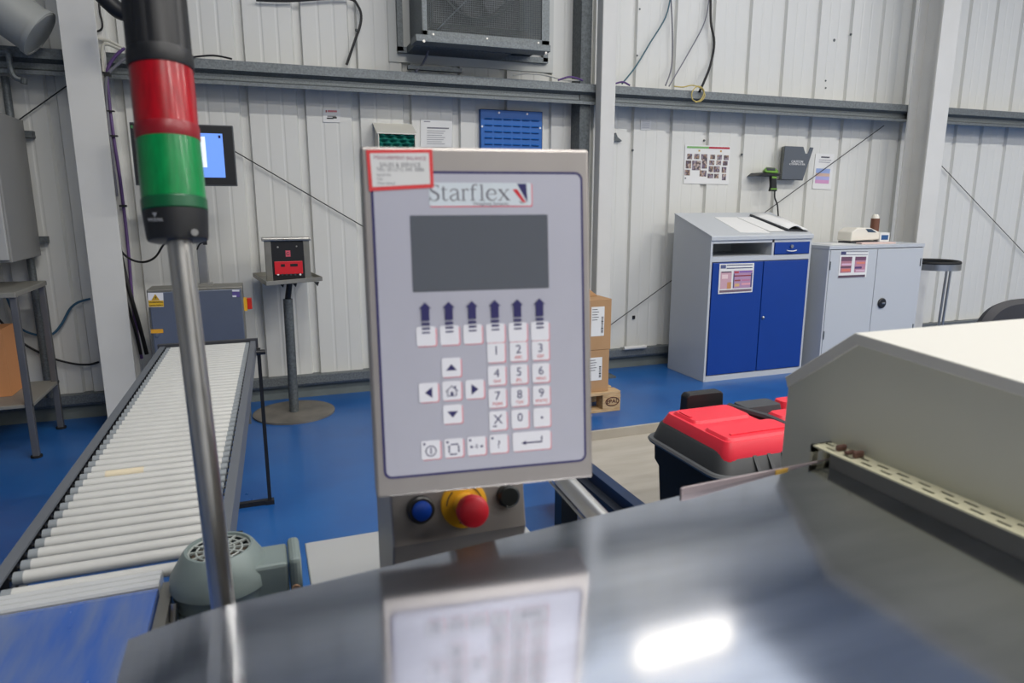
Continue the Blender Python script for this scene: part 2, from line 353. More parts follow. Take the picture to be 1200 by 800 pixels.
B().tube([W(512, 35, fy-.01), W(545, 2, fy-.01), W(560, -14, fy-.01)], .005, 6).obj('mesh_wire', galv, t)
s0 = W(486.5, 42, fy-.03); s1 = W(644, 60, fy-.03)
B().box((s0.x, fy-.05, zb-.045), (s1.x, fy+.1, zb-.001)).obj('lower_rail', galv, t, bev=.003)
B().box((s0.x+.02, fy+.1, zb-.05), (s1.x-.25, YW-.05, zb-.004)).obj('drip_tray', galv_d, t)
for u, v in ((497, 48), (640, 62)): q = W(u, v, fy-.06); B().cyl(q, q+Vector((0, .012, 0)), .009, seg=10).obj('bolt', stain, t)
for u, v in ((508, 40), (571, 45), (631, 50)): q = W(u, v, fy-.014); B().cyl(q, q+Vector((0, .01, 0)), .007, seg=10).obj('bolt', stain, t)
# bars under the fan plate
o = B().box(W(478, 76, yf+.02), W(540, 86, yf+.06)); tag(o.obj('packing_strip', galv_d, loc=W(478, 86, yf+.02)), 'grey packing strip lying on the girt below the fan unit', 'strip')

# ------------------------------------------------------------ flat wall items
def sheet(name, c4, y, label, cat, m=paper, th=.002, mtxoff=0):
    P_ = [W(u, v, y) for u, v in c4]; t = thing(name, label, cat, P_[3])
    B().prism([p for p in P_], (0, th, 0)).obj('sheet', m, t)
    def at(a, b, off=.0012):       # a right, b down, 0..1
        top = P_[0].lerp(P_[1], a); bot = P_[3].lerp(P_[2], a); q = top.lerp(bot, b); q.y -= off; return q
    return t, at
def patch(at, t, name, rects, off=.0012):
    """flat print: a few marks are parts, many tiny ones one stuff part"""
    if len(rects) <= 9:
        for a0, b0, a1, b1, c in rects: B().quad(at(a0, b1, off), at(a1, b1, off), at(a1, b0, off), at(a0, b0, off)).obj(name, flat(c), t, norm=False)
        return
    cols = []; o = B()
    for a0, b0, a1, b1, c in rects:
        if c not in cols: cols.append(c)
        o.m(cols.index(c)); o.quad(at(a0, b1, off), at(a1, b1, off), at(a1, b0, off), at(a0, b0, off))
    o = o.obj(name, [flat(c) for c in cols], t, norm=False); o['kind'] = 'stuff'; return o
def photo_mat():
    m = mat('photo_print', (130, 110, 105), .5); nt = m.node_tree; b = nt.nodes['Principled BSDF']; tc = nt.nodes.new('ShaderNodeTexCoord')
    v = nt.nodes.new('ShaderNodeTexVoronoi'); v.inputs['Scale'].default_value = 55; nt.links.new(tc.outputs['Object'], v.inputs['Vector'])
    sp = nt.nodes.new('ShaderNodeSeparateColor'); nt.links.new(v.outputs['Color'], sp.inputs[0])
    r_ = nt.nodes.new('ShaderNodeValToRGB'); r_.color_ramp.interpolation = 'CONSTANT'; cs = [(96, 78, 76), (150, 124, 104), (104, 92, 112), (178, 160, 150), (84, 74, 78), (140, 128, 140)]
    e = r_.color_ramp.elements; e[0].position = 0; e[0].color = lin(cs[0]); e[1].position = 1/6; e[1].color = lin(cs[1])
    for k in range(2, 6): q = e.new(k/6); q.color = lin(cs[k])
    nt.links.new(sp.outputs[0], r_.inputs[0]); nt.links.new(r_.outputs[0], b.inputs['Base Color']); return m
PHOTO = photo_mat()
def collage(at, t, cells, seed, pal):
    for a0, b0, a1, b1 in cells: B().quad(at(a0, b1), at(a1, b1), at(a1, b0), at(a0, b0)).obj('printed_photo', PHOTO, t, norm=False)
PAL = [(122, 96, 92), (150, 124, 104), (104, 92, 112), (170, 150, 138), (92, 78, 84), (140, 128, 140), (160, 118, 100), (84, 88, 102), (184, 172, 170)]
t, at = sheet('photo_notice', [(803, 169.5), (856, 171), (853.5, 216), (801, 215)], YW-.006, 'white photo collage notice with green and red header left of the scanner', 'poster')
Z = lambda x0, y0, x1, y1: ((x0-100)/690, (y0-145)/610, (x1-100)/690, (y1-145)/610)
patch(at, t, 'header_bar', [(.04, .035, .52, .085, (122, 172, 104)), (.52, .035, .985, .085, (176, 38, 62))])
patch(at, t, 'printed_emblem', [(.29, .12, .33, .165, (196, 166, 92)), (.77, .12, .81, .165, (190, 150, 80)), (.02, .84, .05, .88, (120, 120, 124))])
collage(at, t, [Z(*q) for q in ((135, 285, 210, 370), (240, 285, 320, 365), (345, 285, 440, 370), (120, 390, 200, 515), (215, 390, 345, 540), (362, 365, 440, 512), (108, 535, 188, 625), (335, 540, 438, 638), (484, 290, 560, 360), (590, 290, 665, 365), (695, 295, 772, 370), (474, 380, 552, 452), (582, 378, 657, 450), (685, 385, 760, 455), (470, 470, 540, 568), (548, 470, 640, 568), (672, 480, 745, 572), (458, 590, 545, 662), (560, 590, 630, 662), (682, 590, 745, 690))], 3, PAL)
t, at = sheet('lined_notice', [(956, 179.5), (978, 180.5), (973.5, 222), (952, 221)], YW-.006, 'white notice with blue, orange and pink bands beside the dark document holder', 'notice')
patch(at, t, 'printed_bands', [(.1, .42, .85, .55, (150, 170, 215)), (.1, .55, .85, .64, (206, 176, 160)), (.1, .64, .85, .74, (170, 170, 215)), (.1, .74, .85, .84, (205, 150, 190)), (.3, .08, .75, .12, (80, 80, 90)), (.2, .17, .85, .19, (150, 150, 160)), (.2, .23, .8, .25, (150, 150, 160))])
t, at = sheet('typed_notice', [(493, 139.5), (530, 141), (529, 172), (493, 172)], YW-.006, 'white typed notice right of the green glove dispenser', 'notice')
patch(at, t, 'printed_lines', [(.1, .06, .3, .1, (150, 150, 156)), (.2, .28, .9, .33, (120, 120, 128))]+[(.2, .4+.08*k, .78-.05*(k % 3), .425+.08*k, (160, 160, 165)) for k in range(7)])
t, at = sheet('wall_sticker', [(378.5, 127), (399, 127.5), (398.5, 143.5), (378.5, 143)], YW-.006, 'small white sticker with red heading on wall left of the glove dispenser', 'sticker')
patch(at, t, 'printed_marks', [(.15, .12, .22, .28, (150, 60, 60)), (.26, .12, .8, .26, (200, 120, 125)), (.25, .52, .75, .6, (120, 120, 120)), (.22, .66, .6, .76, (40, 40, 40)), (.55, .6, .8, .72, (40, 40, 40))])
t, at = sheet('small_notice', [(751, 140), (763.5, 140.5), (762.5, 152.5), (750.5, 152)], YW-.006, 'small blank white label on the wall right of the centre column', 'notice')
patch(at, t, 'printed_lines', [(.15, .15+.15*k, .85, .2+.15*k, (190, 190, 194)) for k in range(5)])
# blue louvre panel
bl = mat('blue_steel', (20, 98, 178), .42)
q0 = W(562.5, 128, YW-.03); q1 = W(635.5, 131, YW-.03); q2 = W(561, 171, YW-.03)
t = thing('louvre_panel', 'bright blue slotted steel tool panel on the wall above the keypad terminal', 'tool panel', (q0.x, YW-.03, q2.z-.02))
X0, X1, Z1, Z0 = q0.x, q1.x, q0.z+.003, q2.z-.06
B().box((X0, YW-.034, Z0), (X1, YW-.03, Z1)).box((X0, YW-.034, Z0), (X0+.004, YW, Z1)).box((X1-.004, YW-.034, Z0), (X1, YW, Z1)).box((X0, YW-.034, Z1-.004), (X1, YW, Z1)).obj('back_plate', bl, t)
bl2 = mat('blue_steel_shadow_gap', (8, 44, 92), .6)
for r_ in range(6):
    for c_ in range(6):
        xa = X0+.035+c_*(X1-X0-.05)/6; za = Z1-.072-r_*.047
        if za < Z0+.015: continue
        B().prism([(xa, YW-.034, za+.008), (xa, YW-.046, za), (xa, YW-.034, za)], (.062, 0, 0)).obj('louvre', bl, t)
        B().box((xa, YW-.0348, za-.004), (xa+.062, YW-.034, za)).obj('slot', bl2, t)
for u, v in ((585, 132), (618, 133.5), (565, 148), (633, 150)): q = W(u, v, YW-.037); B().cyl(q, q+Vector((0, .004, 0)), .008, seg=10).obj('screw', white, t)
# glove dispenser
q0 = W(432, 143, 5.2); g0 = W(443, 155, 5.08); g1 = W(487, 156, 5.08); zb_ = W(443, 182, 5.08).z
t = thing('glove_dispenser', 'white box dispenser full of green gloves on the wall above the terminal', 'dispenser', (g0.x, 5.08, zb_))
zf = g0.z; zk = W(440, 143, YW).z-.005
B().prism([(g0.x, 5.08, zb_), (g0.x, 5.08, zf), (g0.x, YW, zk), (g0.x, YW, zb_)], (.006, 0, 0)).prism([(g1.x, 5.08, zb_), (g1.x, 5.08, zf), (g1.x, YW, zk), (g1.x, YW, zb_)], (-.006, 0, 0)).prism([(g0.x-.01, 5.075, zf), (g0.x-.01, 5.075, zf-.008), (g0.x-.01, YW, zk-.008), (g0.x-.01, YW, zk)], (g1.x-g0.x+.02, 0, 0)).box((g0.x, 5.08, zb_), (g1.x, YW, zb_+.005)).obj('case', mat('enamel', (216, 214, 204), .4), t)
glm = mat('green_glove', (30, 128, 112), .5, c2=(14, 92, 84), vscale=30)
B().grid(lambda i, j: Vector((g0.x+.008+(g1.x-g0.x-.016)*i, 5.10+.014*math.sin(i*23+j*9)+.01*math.sin(j*31), zb_+.01+(zf-.02-zb_)*j)), 40, 20).obj('glove_pile', glm, t, smooth=True, solid=.003)
# hook
q = W(720, 162, YW-.03); t = thing('coat_hook', 'small grey bracket hook on the wall right of the centre column', 'hook', q)
B().prism([q+Vector((0, 0, -.02)), q+Vector((.075, 0, -.02)), q+Vector((.03, 0, .012)), q+Vector((.015, 0, .045)), q+Vector((0, 0, .03))], (0, .03, 0)).obj('bracket', galv_d, t)
# document holder
hy = YW-.09
q = [W(*p, hy) for p in ((916, 210.5), (920, 171), (941.5, 172), (944, 180), (946.5, 180), (949.5, 172.5), (953.5, 173), (940.5, 211.5))]
t = thing('document_holder', 'dark grey notched document holder with white lettering on the wall', 'holder', q[0])
dgm = mat('slate_plastic', (86, 92, 100), .45)
B().prism(q, (0, .004, 0)).obj('front_plate', dgm, t)
B().prism([q[0], q[1], q[1]+Vector((.042, .088, 0)), q[0]+Vector((.045, .088, 0))], (.003, 0, 0)).obj('side_plate', mat('slate_light', (124, 126, 124), .5), t)
B().box(q[0]+Vector((0, 0, 0)), (q[7].x-.01, YW, q[0].z+.004)).obj('base_plate', dgm, t)
B().text('CAUTION', .030, wall_mtx(W(934, 189.5, hy), .003), .001).text('COMPUTER', .022, wall_mtx(W(934, 192.5, hy), .003), .001, xs=1.6).obj('lettering', white, t)
# hand scanner on a bracket
gm = mat('lime_green', (112, 160, 60), .45); sy = YW-.12
q = W(904, 201, sy); t = thing('barcode_scanner', 'black and green handheld scanner hanging on a wall bracket with its cord', 'scanner', q)
B().loft([[W(u, 196+k, sy-.04) for u, k in ((897, 0), (907, 1), (911, 4), (911, 7), (897, 6), (896, 3))], [W(u, 197+k, sy+.06) for u, k in ((897, 0), (909, 0), (913, 4), (912, 6), (894, 6), (893, 3))]]).obj('head', [gm], t, bev=.008)
B().loft([[W(u, v, sy-.045) for u, v in ((898, 196.5), (908, 197.5), (909, 200), (899, 199.5))], [W(u, v, sy+.02) for u, v in ((898, 195.5), (908, 196.5), (910, 199), (898, 198.5))]]).obj('top_window', dark, t, bev=.004)
B().prism([W(904, 205, sy-.02), W(910, 205, sy-.02), W(910.5, 218, sy-.02), W(911, 224, sy-.02), W(903, 224, sy-.02), W(904.5, 218, sy-.02)], (0, .035, 0)).obj('grip', black, t, bev=.006)
B().box(W(905, 206.5, sy-.022), W(910, 209, sy-.018)).obj('green_band', gm, t); B().box(W(903.5, 220.5, sy-.022), W(910.5, 222, sy-.018)).obj('green_band', gm, t)
B().prism([W(888, 206, sy-.03), W(893, 202, sy-.03), W(912, 203, sy-.03), W(917, 204.5, sy-.03), W(912, 206.5, sy-.03), W(898, 205.5, sy-.03)], (0, .15, 0)).obj('wall_bracket', black, t, bev=.004)
B().tube(spline([W(908, 223, sy), W(908, 232, sy+.03), W(911, 240, sy+.05), W(912, 253, sy+.06)], 5), .007, 6).obj('cord', cab_b, t, smooth=True)
# small marks: bolts on cladding
for k, (u, v) in enumerate(((978, 47), (968, 94.5), (968, 103), (998, 40), (750, 10.5), (747, 65), (418, 35), (742, 176), (826, 164.5), (870, 181))):
    q = W(u, v, YW-.004); o = B().lathe(q, (0, .012, 0), [(0, .007 if k else .012), (1, .011 if k else .018)], 10).obj('wall_screw', galv_d, loc=q)
    L = ('large dark screw high on the wall left of the wide column', 'small screw on the wall above the girt near the wide column, upper of two', 'small screw on the wall above the girt near the wide column, lower of two', 'tiny screw beside the large dark wall screw', 'screw high on the wall right of the centre column', 'screw on the wall between hanging cable and centre column', 'screw on the wall beside the black loop cable', 'screw on the wall low right of the centre column', 'screw on the wall above the photo notice', 'screw on the wall right of the photo notice')
    tag(o, L[k], 'screw')

# ------------------------------------------------------------ lectern cupboard
lg = mat('light_grey_enamel', (188, 192, 196), .42); blue_d = mat('blue_enamel', (8, 58, 142), .38, var=.05)
cx0, cx1, cy0, cy1 = 3.362, 4.372, 4.545, 5.07; zf = 1.183; zk = 1.352
t = thing('lectern_cupboard', 'grey sloping top workshop cupboard with blue doors and drawer', 'cupboard', ((cx0+cx1)/2, (cy0+cy1)/2, 0))
def sidep(x): return [(x, cy0, 0), (x, cy0, zf), (x, cy1, zk), (x, cy1, 0)]
B().prism(sidep(cx0), (.02, 0, 0)).obj('side_panel', lg, t, bev=.002)
B().prism(sidep(cx1-.02), (.02, 0, 0)).obj('side_panel', lg, t, bev=.002)
B().box((cx0+.02, cy1-.01, .0), (cx1-.02, cy1, zk-.02)).obj('back_panel', lg, t)
B().prism([(cx0-.004, cy0-.012, zf+.0), (cx0-.004, cy0-.012, zf-.03), (cx0-.004, cy0, zf-.03), (cx0-.004, cy0, zf-.004), (cx0-.004, cy1, zk-.004), (cx0-.004, cy1, zk+.008), (cx0-.004, cy0-.004, zf+.008)], (cx1-cx0+.008, 0, 0)).obj('desk_top', lg, t, bev=.002)
B().box((cx0+.02, cy0, zf-.055), (cx1-.02, cy0+.02, zf-.03)).obj('front_rail', lg, t)
zs = W(838, 301, cy0).z; zs2 = W(838, 307, cy0).z; zbt = W(825, 441, cy0).z
B().box((cx0+.02, cy0, zs2), (cx1-.02, cy1-.01, zs)).obj('shelf', lg, t)
B().box((cx0+.02, cy0, 0), (cx1-.02, cy0+.03, zbt)).obj('plinth', lg, t)
xd = W(907, 290, cy0).x
B().box((xd-.02, cy0, zs), (xd, cy1-.01, zf-.03)).obj('divider', lg, t)
d = B().box((xd+.006, cy0-.006, zs+.006), (cx1-.026, cy0+.016, zf-.056)).obj('drawer', blue_d, t, bev=.002)
q = W(927.5, 288.5, cy0-.008); B().cyl(q, q+Vector((0, -.012, 0)), .014, seg=16).obj('lock', stain, d)
B().tube(spline([W(922, 293, cy0-.008), W(925, 294, cy0-.022), W(930, 294, cy0-.022), W(933.5, 293, cy0-.008)], 4), .004, 6).obj('pull', white, d)
xm = W(889, 380, cy0).x
for k, (a, b) in enumerate(((cx0+.026, xm-.004), (xm+.004, cx1-.026))):
    d = B().box((a, cy0-.008, zbt+.006), (b, cy0+.012, zs2-.006)).obj('door', blue_d, t, bev=.003)
    if k: q = W(894, 372, cy0-.008); B().lathe(q, (0, -.012, 0), [(0, .013), (.7, .013), (1, .008)], 16).obj('door_lock', stain, d, smooth=True)
def pic(c4, y, label, cat, rects, name):
    t_, at_ = sheet(name, c4, y, label, cat); return t_, at_
t2, at = sheet('door_notice', [(843.5, 309), (884, 308), (881.5, 342), (841.5, 344.5)], cy0-.011, 'laminated photo notice stuck on the left blue cupboard door', 'notice')
patch(at, t2, 'printed_bar', [(.03, .04, .18, .16, (84, 92, 130)), (.2, .04, .95, .07, (70, 74, 110)), (.2, .14, .95, .17, (70, 74, 110)), (.03, .88, .97, .96, (120, 100, 110))])
patch(at, t2, 'printed_photo', [(.04, .26, .36, .84, (200, 160, 170)), (.41, .24, .97, .84, (176, 140, 170))])
patch(at, t2, 'printed_photo_detail', [(.06, .26, .34, .3, (80, 60, 80)), (.24, .62, .36, .84, (196, 140, 90)), (.08, .36, .25, .5, (226, 200, 200)), (.43, .27, .56, .33, (180, 70, 80)), (.58, .27, .95, .31, (110, 80, 170)), (.43, .4, .93, .44, (140, 50, 60)), (.45, .55, .62, .6, (150, 80, 80)), (.66, .55, .9, .6, (190, 120, 150)), (.46, .68, .6, .78, (210, 170, 120)), (.66, .67, .92, .74, (220, 160, 170)), (.92, .34, .96, .82, (80, 80, 120)), (.41, .34, .44, .82, (90, 80, 120))], .0018)
# papers on the sloping top
def on_slope(x, y, off=.011): return Vector((x, y, zf+(zk-zf)*(y-cy0)/(cy1-cy0)+off))
def paper_on(name, pts, off, label, m=paper, th=.003):
    P_ = [on_slope(x, y, off) for x, y in pts]
    return tag(B().prism(P_, (0, 0, th)).obj(name, m, loc=P_[0]), label, 'papers')
paper_on('paper_stack', [(3.68, 4.60), (3.96, 4.58), (3.96, 4.94), (3.68, 4.95)], .0085, 'white papers lying on the left of the blue cupboard desk top')
paper_on('paper_sheet', [(3.97, 4.60), (4.13, 4.60), (4.06, 4.93), (3.90, 4.93)], .013, 'single white sheet in the middle of the sloping desk top')
P_ = [on_slope(x, y, .012) for x, y in ((4.16, 4.60), (4.35, 4.58), (4.33, 4.90), (4.06, 4.96))]
t = thing('ring_binder', 'open ring binder with white pages on the right of the sloping desk top', 'binder', P_[0])
B().prism(P_, (0, 0, .006)).obj('cover', dark, t)
B().grid(lambda i, j: P_[0].lerp(P_[1], i).lerp(P_[3].lerp(P_[2], i), j)+Vector((0, 0, .014+.03*math.sin(PI*min(1, i*1.3))*(1-.3*j))), 10, 4).obj('pages', paper, t, solid=.006, smooth=True)
B().tube([P_[0]+Vector((0, 0, .012)), P_[3]+Vector((0, 0, .012))], .009, 8).obj('spine', dark, t)
pa = P_[0]+Vector((-.02, 0, .004)); pb = P_[3]+Vector((-.02, 0, .004))
# ------------------------------------------------------------ grey cupboard
gy = 4.45; gx0 = 4.47; gx1 = 5.55; gz = 1.093; gyb = 4.9
t = thing('grey_cupboard', 'plain light grey two door steel cupboard right of the blue one', 'cupboard', ((gx0+gx1)/2, gy+.2, 0))
B().box((gx0, gy, 0), (gx0+.015, gyb, gz-.012)).obj('side_panel', lg, t); B().box((gx1-.015, gy, 0), (gx1, gyb, gz-.012)).obj('side_panel', lg, t)
B().box((gx0, gyb-.01, 0), (gx1, gyb, gz-.012)).obj('back_panel', lg, t)
B().box((gx0-.003, gy-.008, gz-.03), (gx1+.003, gyb, gz)).obj('cupboard_top', lg, t, bev=.003)
B().box((gx0+.015, gy+.01, 0), (gx1-.015, gy+.03, .07)).obj('plinth', lg, t)
xm = W(1023, 370, gy).x; xm = W(1028.5, 293, gy).x
for k, (a, b) in enumerate(((gx0+.018, xm-.003), (xm+.003, gx1-.018))):
    d = B().box((a, gy-.004, .072), (b, gy+.014, gz-.036)).obj('door', lg, t, bev=.003)
    hx = a+.004 if k == 0 else b-.008
    for z_ in (gz-.2, .3): B().cyl((hx, gy-.006, z_), (hx, gy-.006, z_+.07), .005, seg=8).obj('hinge', galv, d)
    if k:
        q = W(1033, 355, gy-.006); B().lathe(q, (0, -.014, 0), [(0, .045), (.6, .045), (1, .038)], 24).obj('door_handle', black, d, smooth=True)
        B().box(q+Vector((-.014, -.022, -.007)), q+Vector((.02, -.012, .009))).obj('handle_grip', stain, d, bev=.003)
t2, at = sheet('door_notice', [(985, 294.5), (1018, 294.5), (1015, 324.5), (982, 326)], gy-.007, 'small photo notice stuck on the left door of the plain grey cupboard', 'notice')
patch(at, t2, 'printed_bar', [(.02, .0, .2, .13, (70, 72, 110)), (.2, .0, .98, .02, (60, 60, 90)), (.2, .11, .98, .13, (60, 60, 90)), (.0, .9, .95, .99, (92, 74, 88))])
patch(at, t2, 'printed_photo', [(.05, .2, .43, .8, (176, 120, 134)), (.54, .2, .93, .8, (184, 130, 150))])
patch(at, t2, 'printed_photo_detail', [(.05, .2, .43, .36, (110, 76, 96)), (.08, .45, .42, .52, (214, 180, 200)), (.05, .56, .42, .62, (96, 70, 90)), (.1, .66, .4, .75, (214, 120, 100)), (.54, .2, .93, .34, (112, 76, 100)), (.6, .4, .9, .48, (214, 130, 110)), (.55, .58, .8, .66, (84, 64, 110)), (.6, .7, .92, .77, (214, 180, 196))], .0018)
# label printer / scale on grey cupboard
cw = mat('cream_plastic', (226, 222, 210), .45); py = 4.62
q = W(1000, 281, py); zt_ = gz
t = thing('franking_machine', 'cream desktop scale with sloped display on the grey cupboard', 'desk machine', (q.x+.1, py+.05, zt_))
X = lambda u: W(u, 275, py).x
B().prism([(X(998), py, zt_+.022), (X(998), py, zt_+.10), (X(1004), py, zt_+.135), (X(1020), py, zt_+.135), (X(1034), py, zt_+.085), (X(1034), py, zt_+.03)], (0, .16, 0)).obj('housing', cw, t, bev=.01)
B().box((X(999), py+.01, zt_), (X(1032), py+.15, zt_+.018)).obj('foot', dark, t)
a = Vector((X(1016), py-.002, zt_+.1)); B().prism([(X(1013.5), py-.003, zt_+.127), (X(1017), py-.003, zt_+.098), (X(1026.5), py-.003, zt_+.094), (X(1020.5), py-.003, zt_+.125)], (0, .01, 0)).obj('display', mat('display_teal', (52, 72, 92), .3), t)
t = thing('card_box', 'small white box with blue label beside the cream desk scale', 'box', (X(1036), py, zt_))
B().box((X(1029.5)+.01, py-.01, zt_), (X(1041.5), py+.06, zt_+.09)).obj('carton', paper, t, bev=.002)
B().box((X(1031)+.01, py-.0112, zt_+.028), (X(1040), py-.0098, zt_+.07)).obj('label_print', flat((38, 84, 138)), t)
t = thing('sauce_bottle', 'small white bottle with brown label behind the cream desk scale', 'bottle', (X(1024)+.12, py+.22, zt_))
bx = W(1025, 265, py+.22).x
B().lathe((bx, py+.22, zt_), (0, 0, W(1025, 251, py+.22).z-zt_), [(0, .034), (.05, .037), (.8, .037), (.93, .03), (1, .02)], 20).obj('bottle_body', cw, t, smooth=True)
B().lathe((bx, py+.22, zt_+.09), (0, 0, .12), [(0, .0378), (1, .0378)], 20, False).obj('bottle_label', flat((112, 72, 54)), t, smooth=True)
o = B().prism([(X(1000), py-.1, zt_+.0005), (X(1037), py-.12, zt_+.0005), (X(1040), py-.03, zt_+.0005), (X(1003), py-.012, zt_+.0005)], (0, 0, .012)).obj('booklet', [mat('booklet_pink', (214, 190, 184), .7)], loc=(X(1000), py-.1, zt_)); tag(o, 'thin pink edged booklet in front of the cream desk scale', 'booklet')
o = B().prism([(gx0+.12, 4.55, zt_+.0005), (gx0+.40, 4.53, zt_+.0005), (gx0+.42, 4.75, zt_+.0005), (gx0+.14, 4.78, zt_+.0005)], (0, 0, .002)).obj('paper_sheet', paper, loc=(gx0+.12, 4.55, zt_)); tag(o, 'white sheet lying on the left of the plain grey cupboard', 'papers')
# sack holder stand
sx, sy_ = 6.30, 4.55
q = W(1115, 311, sy_); sx = q.x-.235; sz = W(1095, 306, sy_).z
t = thing('sack_holder', 'round stainless waste sack holder with black rim right of the grey cupboard', 'sack holder', (sx, sy_, 0))
B().lathe((sx, sy_, sz-.07), (0, 0, .055), [(0, .22), (1, .22), (1, .214), (0, .214)], 40, False).obj('hoop', stain, t, smooth=True)
B().ring((sx, sy_, sz-.005), (0, 0, 1), .205, .016, 40).obj('rim', rubber, t, smooth=True)
for dx in (0, .03):
    B().tube([(sx+.235-dx*.4, sy_+dx, sz-.02), (sx+.205-dx*.4, sy_+dx, .02)], .011, 10).obj('post', stain, t, smooth=True)
B().tube([(sx+.205, sy_-.2, .015), (sx+.205, sy_+.2, .015)], .014, 10).tube([(sx+.205, sy_, .015), (sx-.2, sy_, .015)], .014, 10).obj('base_frame', stain, t, smooth=True)
# chair
ch = CAM+ray(1187, 420)*3.9; ccx, ccy = ch.x, ch.y
t = thing('office_chair', 'black rounded back office chair behind the cream machine hood', 'chair', (ccx, ccy, 0))
ztop = W(1178, 351, ccy).z
def backr(i, j):
    a = 2*PI*i; return Vector((ccx+.27*math.cos(a)*(1 if j == 0 else j), 0, 0))
rings = []
for k, (s_, yy) in enumerate(((.6, -.035), (.9, -.03), (1, 0), (.92, .04), (.6, .045))):
    rings.append([Vector((ccx+.33*s_*math.copysign(abs(math.cos(a))**.7, math.cos(a)), ccy+yy, ztop-.24+.24*s_*math.copysign(abs(math.sin(a))**.8, math.sin(a)))) for a in [2*PI*i/40 for i in range(40)]])
B().loft(rings).obj('backrest', mat('black_fabric', (44, 44, 48), .7, bump=.2), t, smooth=True)
B().ring((ccx, ccy, ztop-.24), (0, 1, 0), .001, .001, 6, 4).obj('back_bolt', black, t)
B().lathe((ccx, ccy-.24, .42), (0, 0, .07), [(0, .22), (.3, .25), (.8, .25), (1, .21)], 32).obj('seat', MATS['black_fabric'], t, smooth=True)
B().tube(spline([(ccx, ccy+.05, ztop-.3), (ccx, ccy+.08, .45), (ccx, ccy-.1, .42), (ccx, ccy-.24, .42)], 5), .02, 8).obj('back_bar', black, t)
B().cyl((ccx, ccy-.24, .08), (ccx, ccy-.24, .42), .025).obj('gas_column', black, t)
for k in range(5):
    a = k*2*PI/5; e = Vector((ccx+.28*math.cos(a), ccy-.24+.28*math.sin(a), .06))
    B().tube([(ccx, ccy-.24, .1), e], .018, 8).obj('base_arm', black, t); B().cyl(e+Vector((-.02, 0, -.035)), e+Vector((.02, 0, -.035)), .025, seg=14).obj('castor', black, t)

# ------------------------------------------------------------ pallet and cartons
card = mat('brown_cardboard', (178, 140, 100), .8, var=.08, vscale=5); wood = mat('pale_pine', (200, 172, 132), .8, c2=(170, 138, 98), vscale=10, stretch=(1, 8, 8))
by = 4.10; px1 = W(727, 470, by).x; pl = px1-.8
ptop = .145
t = thing('wooden_pallet', 'wooden pallet on blue floor under the brown cartons', 'pallet', (px1-.4, by+.3, 0))
for k in range(5): xx = 0; B().box((pl, by+.003+k*.135, .122), (px1, by+.003+k*.135+.1, .145)).obj('deck_board', wood, t, bev=.002)
for yy in (by, by+.25, by+.5):
    B().box((pl, yy, 0), (px1, yy+.1, .022)).obj('bottom_board', wood, t, bev=.002)
    for xb in (pl, (pl+px1)/2-.07, px1-.14): B().box((xb, yy, .022), (xb+.14, yy+.1, .1)).obj('block', wood, t, bev=.002)
for xb in (pl, (pl+px1)/2-.07, px1-.14): B().box((xb, by, .1), (xb+.14, by+.6, .122)).obj('stringer_board', wood, t)
q = W(717.5, 470, by); burn = flat((86, 46, 34))
o = B().text('EPAL', .04, wall_mtx(q, .002), .001, xs=1.1)
o.tube([q+Vector((.052*math.cos(a), -.002, .03*math.sin(a))) for a in [2*PI*i/28 for i in range(28)]], .003, 4, True).obj('burnt_stamp', burn, t)
cy = by+.03; cz1 = W(713, 409, cy).z; cz2 = W(716, 350, cy).z
cxr = W(713.5, 430, cy).x
# flaps folded: top box
def carton(x1, y0, z0, z1, w_, d_, label, top=True):
    t = thing('carton', label, 'carton', (x1-w_/2, y0+d_/2, z0), 'cartons on the pallet')
    del t['group']
    B().box((x1-w_, y0, z0), (x1, y0+d_, z1)).obj('box_body', card, t, bev=.003)
    B().box((x1-w_, y0+d_/2-.025, z1), (x1, y0+d_/2+.025, z1+.001)).obj('tape', mat('tape', (188, 158, 118), .3), t)
    if top: pass
    a = Vector((x1-.14, y0-.0015, z0+(z1-z0)*.35)); b_ = Vector((x1-.03, y0-.0005, z1-.06))
    B().box((x1-.155, y0-.0016, z0+(z1-z0)*.28), (x1-.055, y0, z1-.05)).obj('address_label', paper, t)
    o = B(); r_ = random.Random(5)
    zc = z0+(z1-z0)*.34
    while zc < z1-.12: h_ = r_.choice((.004, .008, .003)); o.box((x1-.078, y0-.0026, zc), (x1-.062, y0-.0014, zc+h_)); zc += h_+.004
    for k in range(5): o.box((x1-.148, y0-.0026, z1-.07-k*.018), (x1-.148+(.05 if k % 2 else .04), y0-.0014, z1-.066-k*.018))
    o.obj('label_print', ink, t); return t
carton(cxr, cy, ptop+.001, cz1-.002, .56, .4, 'lower brown carton with white address label, on the pallet')
carton(cxr+.008, cy, cz1, cz2, .56, .4, 'upper brown carton with white address label, on the lower carton')
t = thing('carton', 'small brown carton lying on top of the upper carton beside the centre column', 'carton', (cxr-.2, cy+.3, cz2))
B().prism([(cxr-.3, cy+.15, cz2+.001), (cxr-.02, cy+.15, cz2+.001), (cxr-.12, cy+.15, cz2+.075), (cxr-.3, cy+.15, cz2+.08)], (0, .2, 0)).obj('box_body', card, t, bev=.003)
# white strip near the wall base
q0 = W(731, 408, 5.15); q1 = W(757, 402, 5.15); o = B().cyl(q0, (q1.x, 5.15, q0.z), .017, seg=12).obj('white_pipe', white_paint, smooth=True, loc=q0); tag(o, 'short white plastic pipe lying on the lower wall rail', 'pipe')
q = W(743, 372, YW-.012); o = B().box(q+Vector((-.012, 0, -.014)), q+Vector((.012, .012, .016))).obj('cable_socket', black, loc=q); tag(o, 'tiny black socket on the wall between cartons and blue cupboard', 'socket')

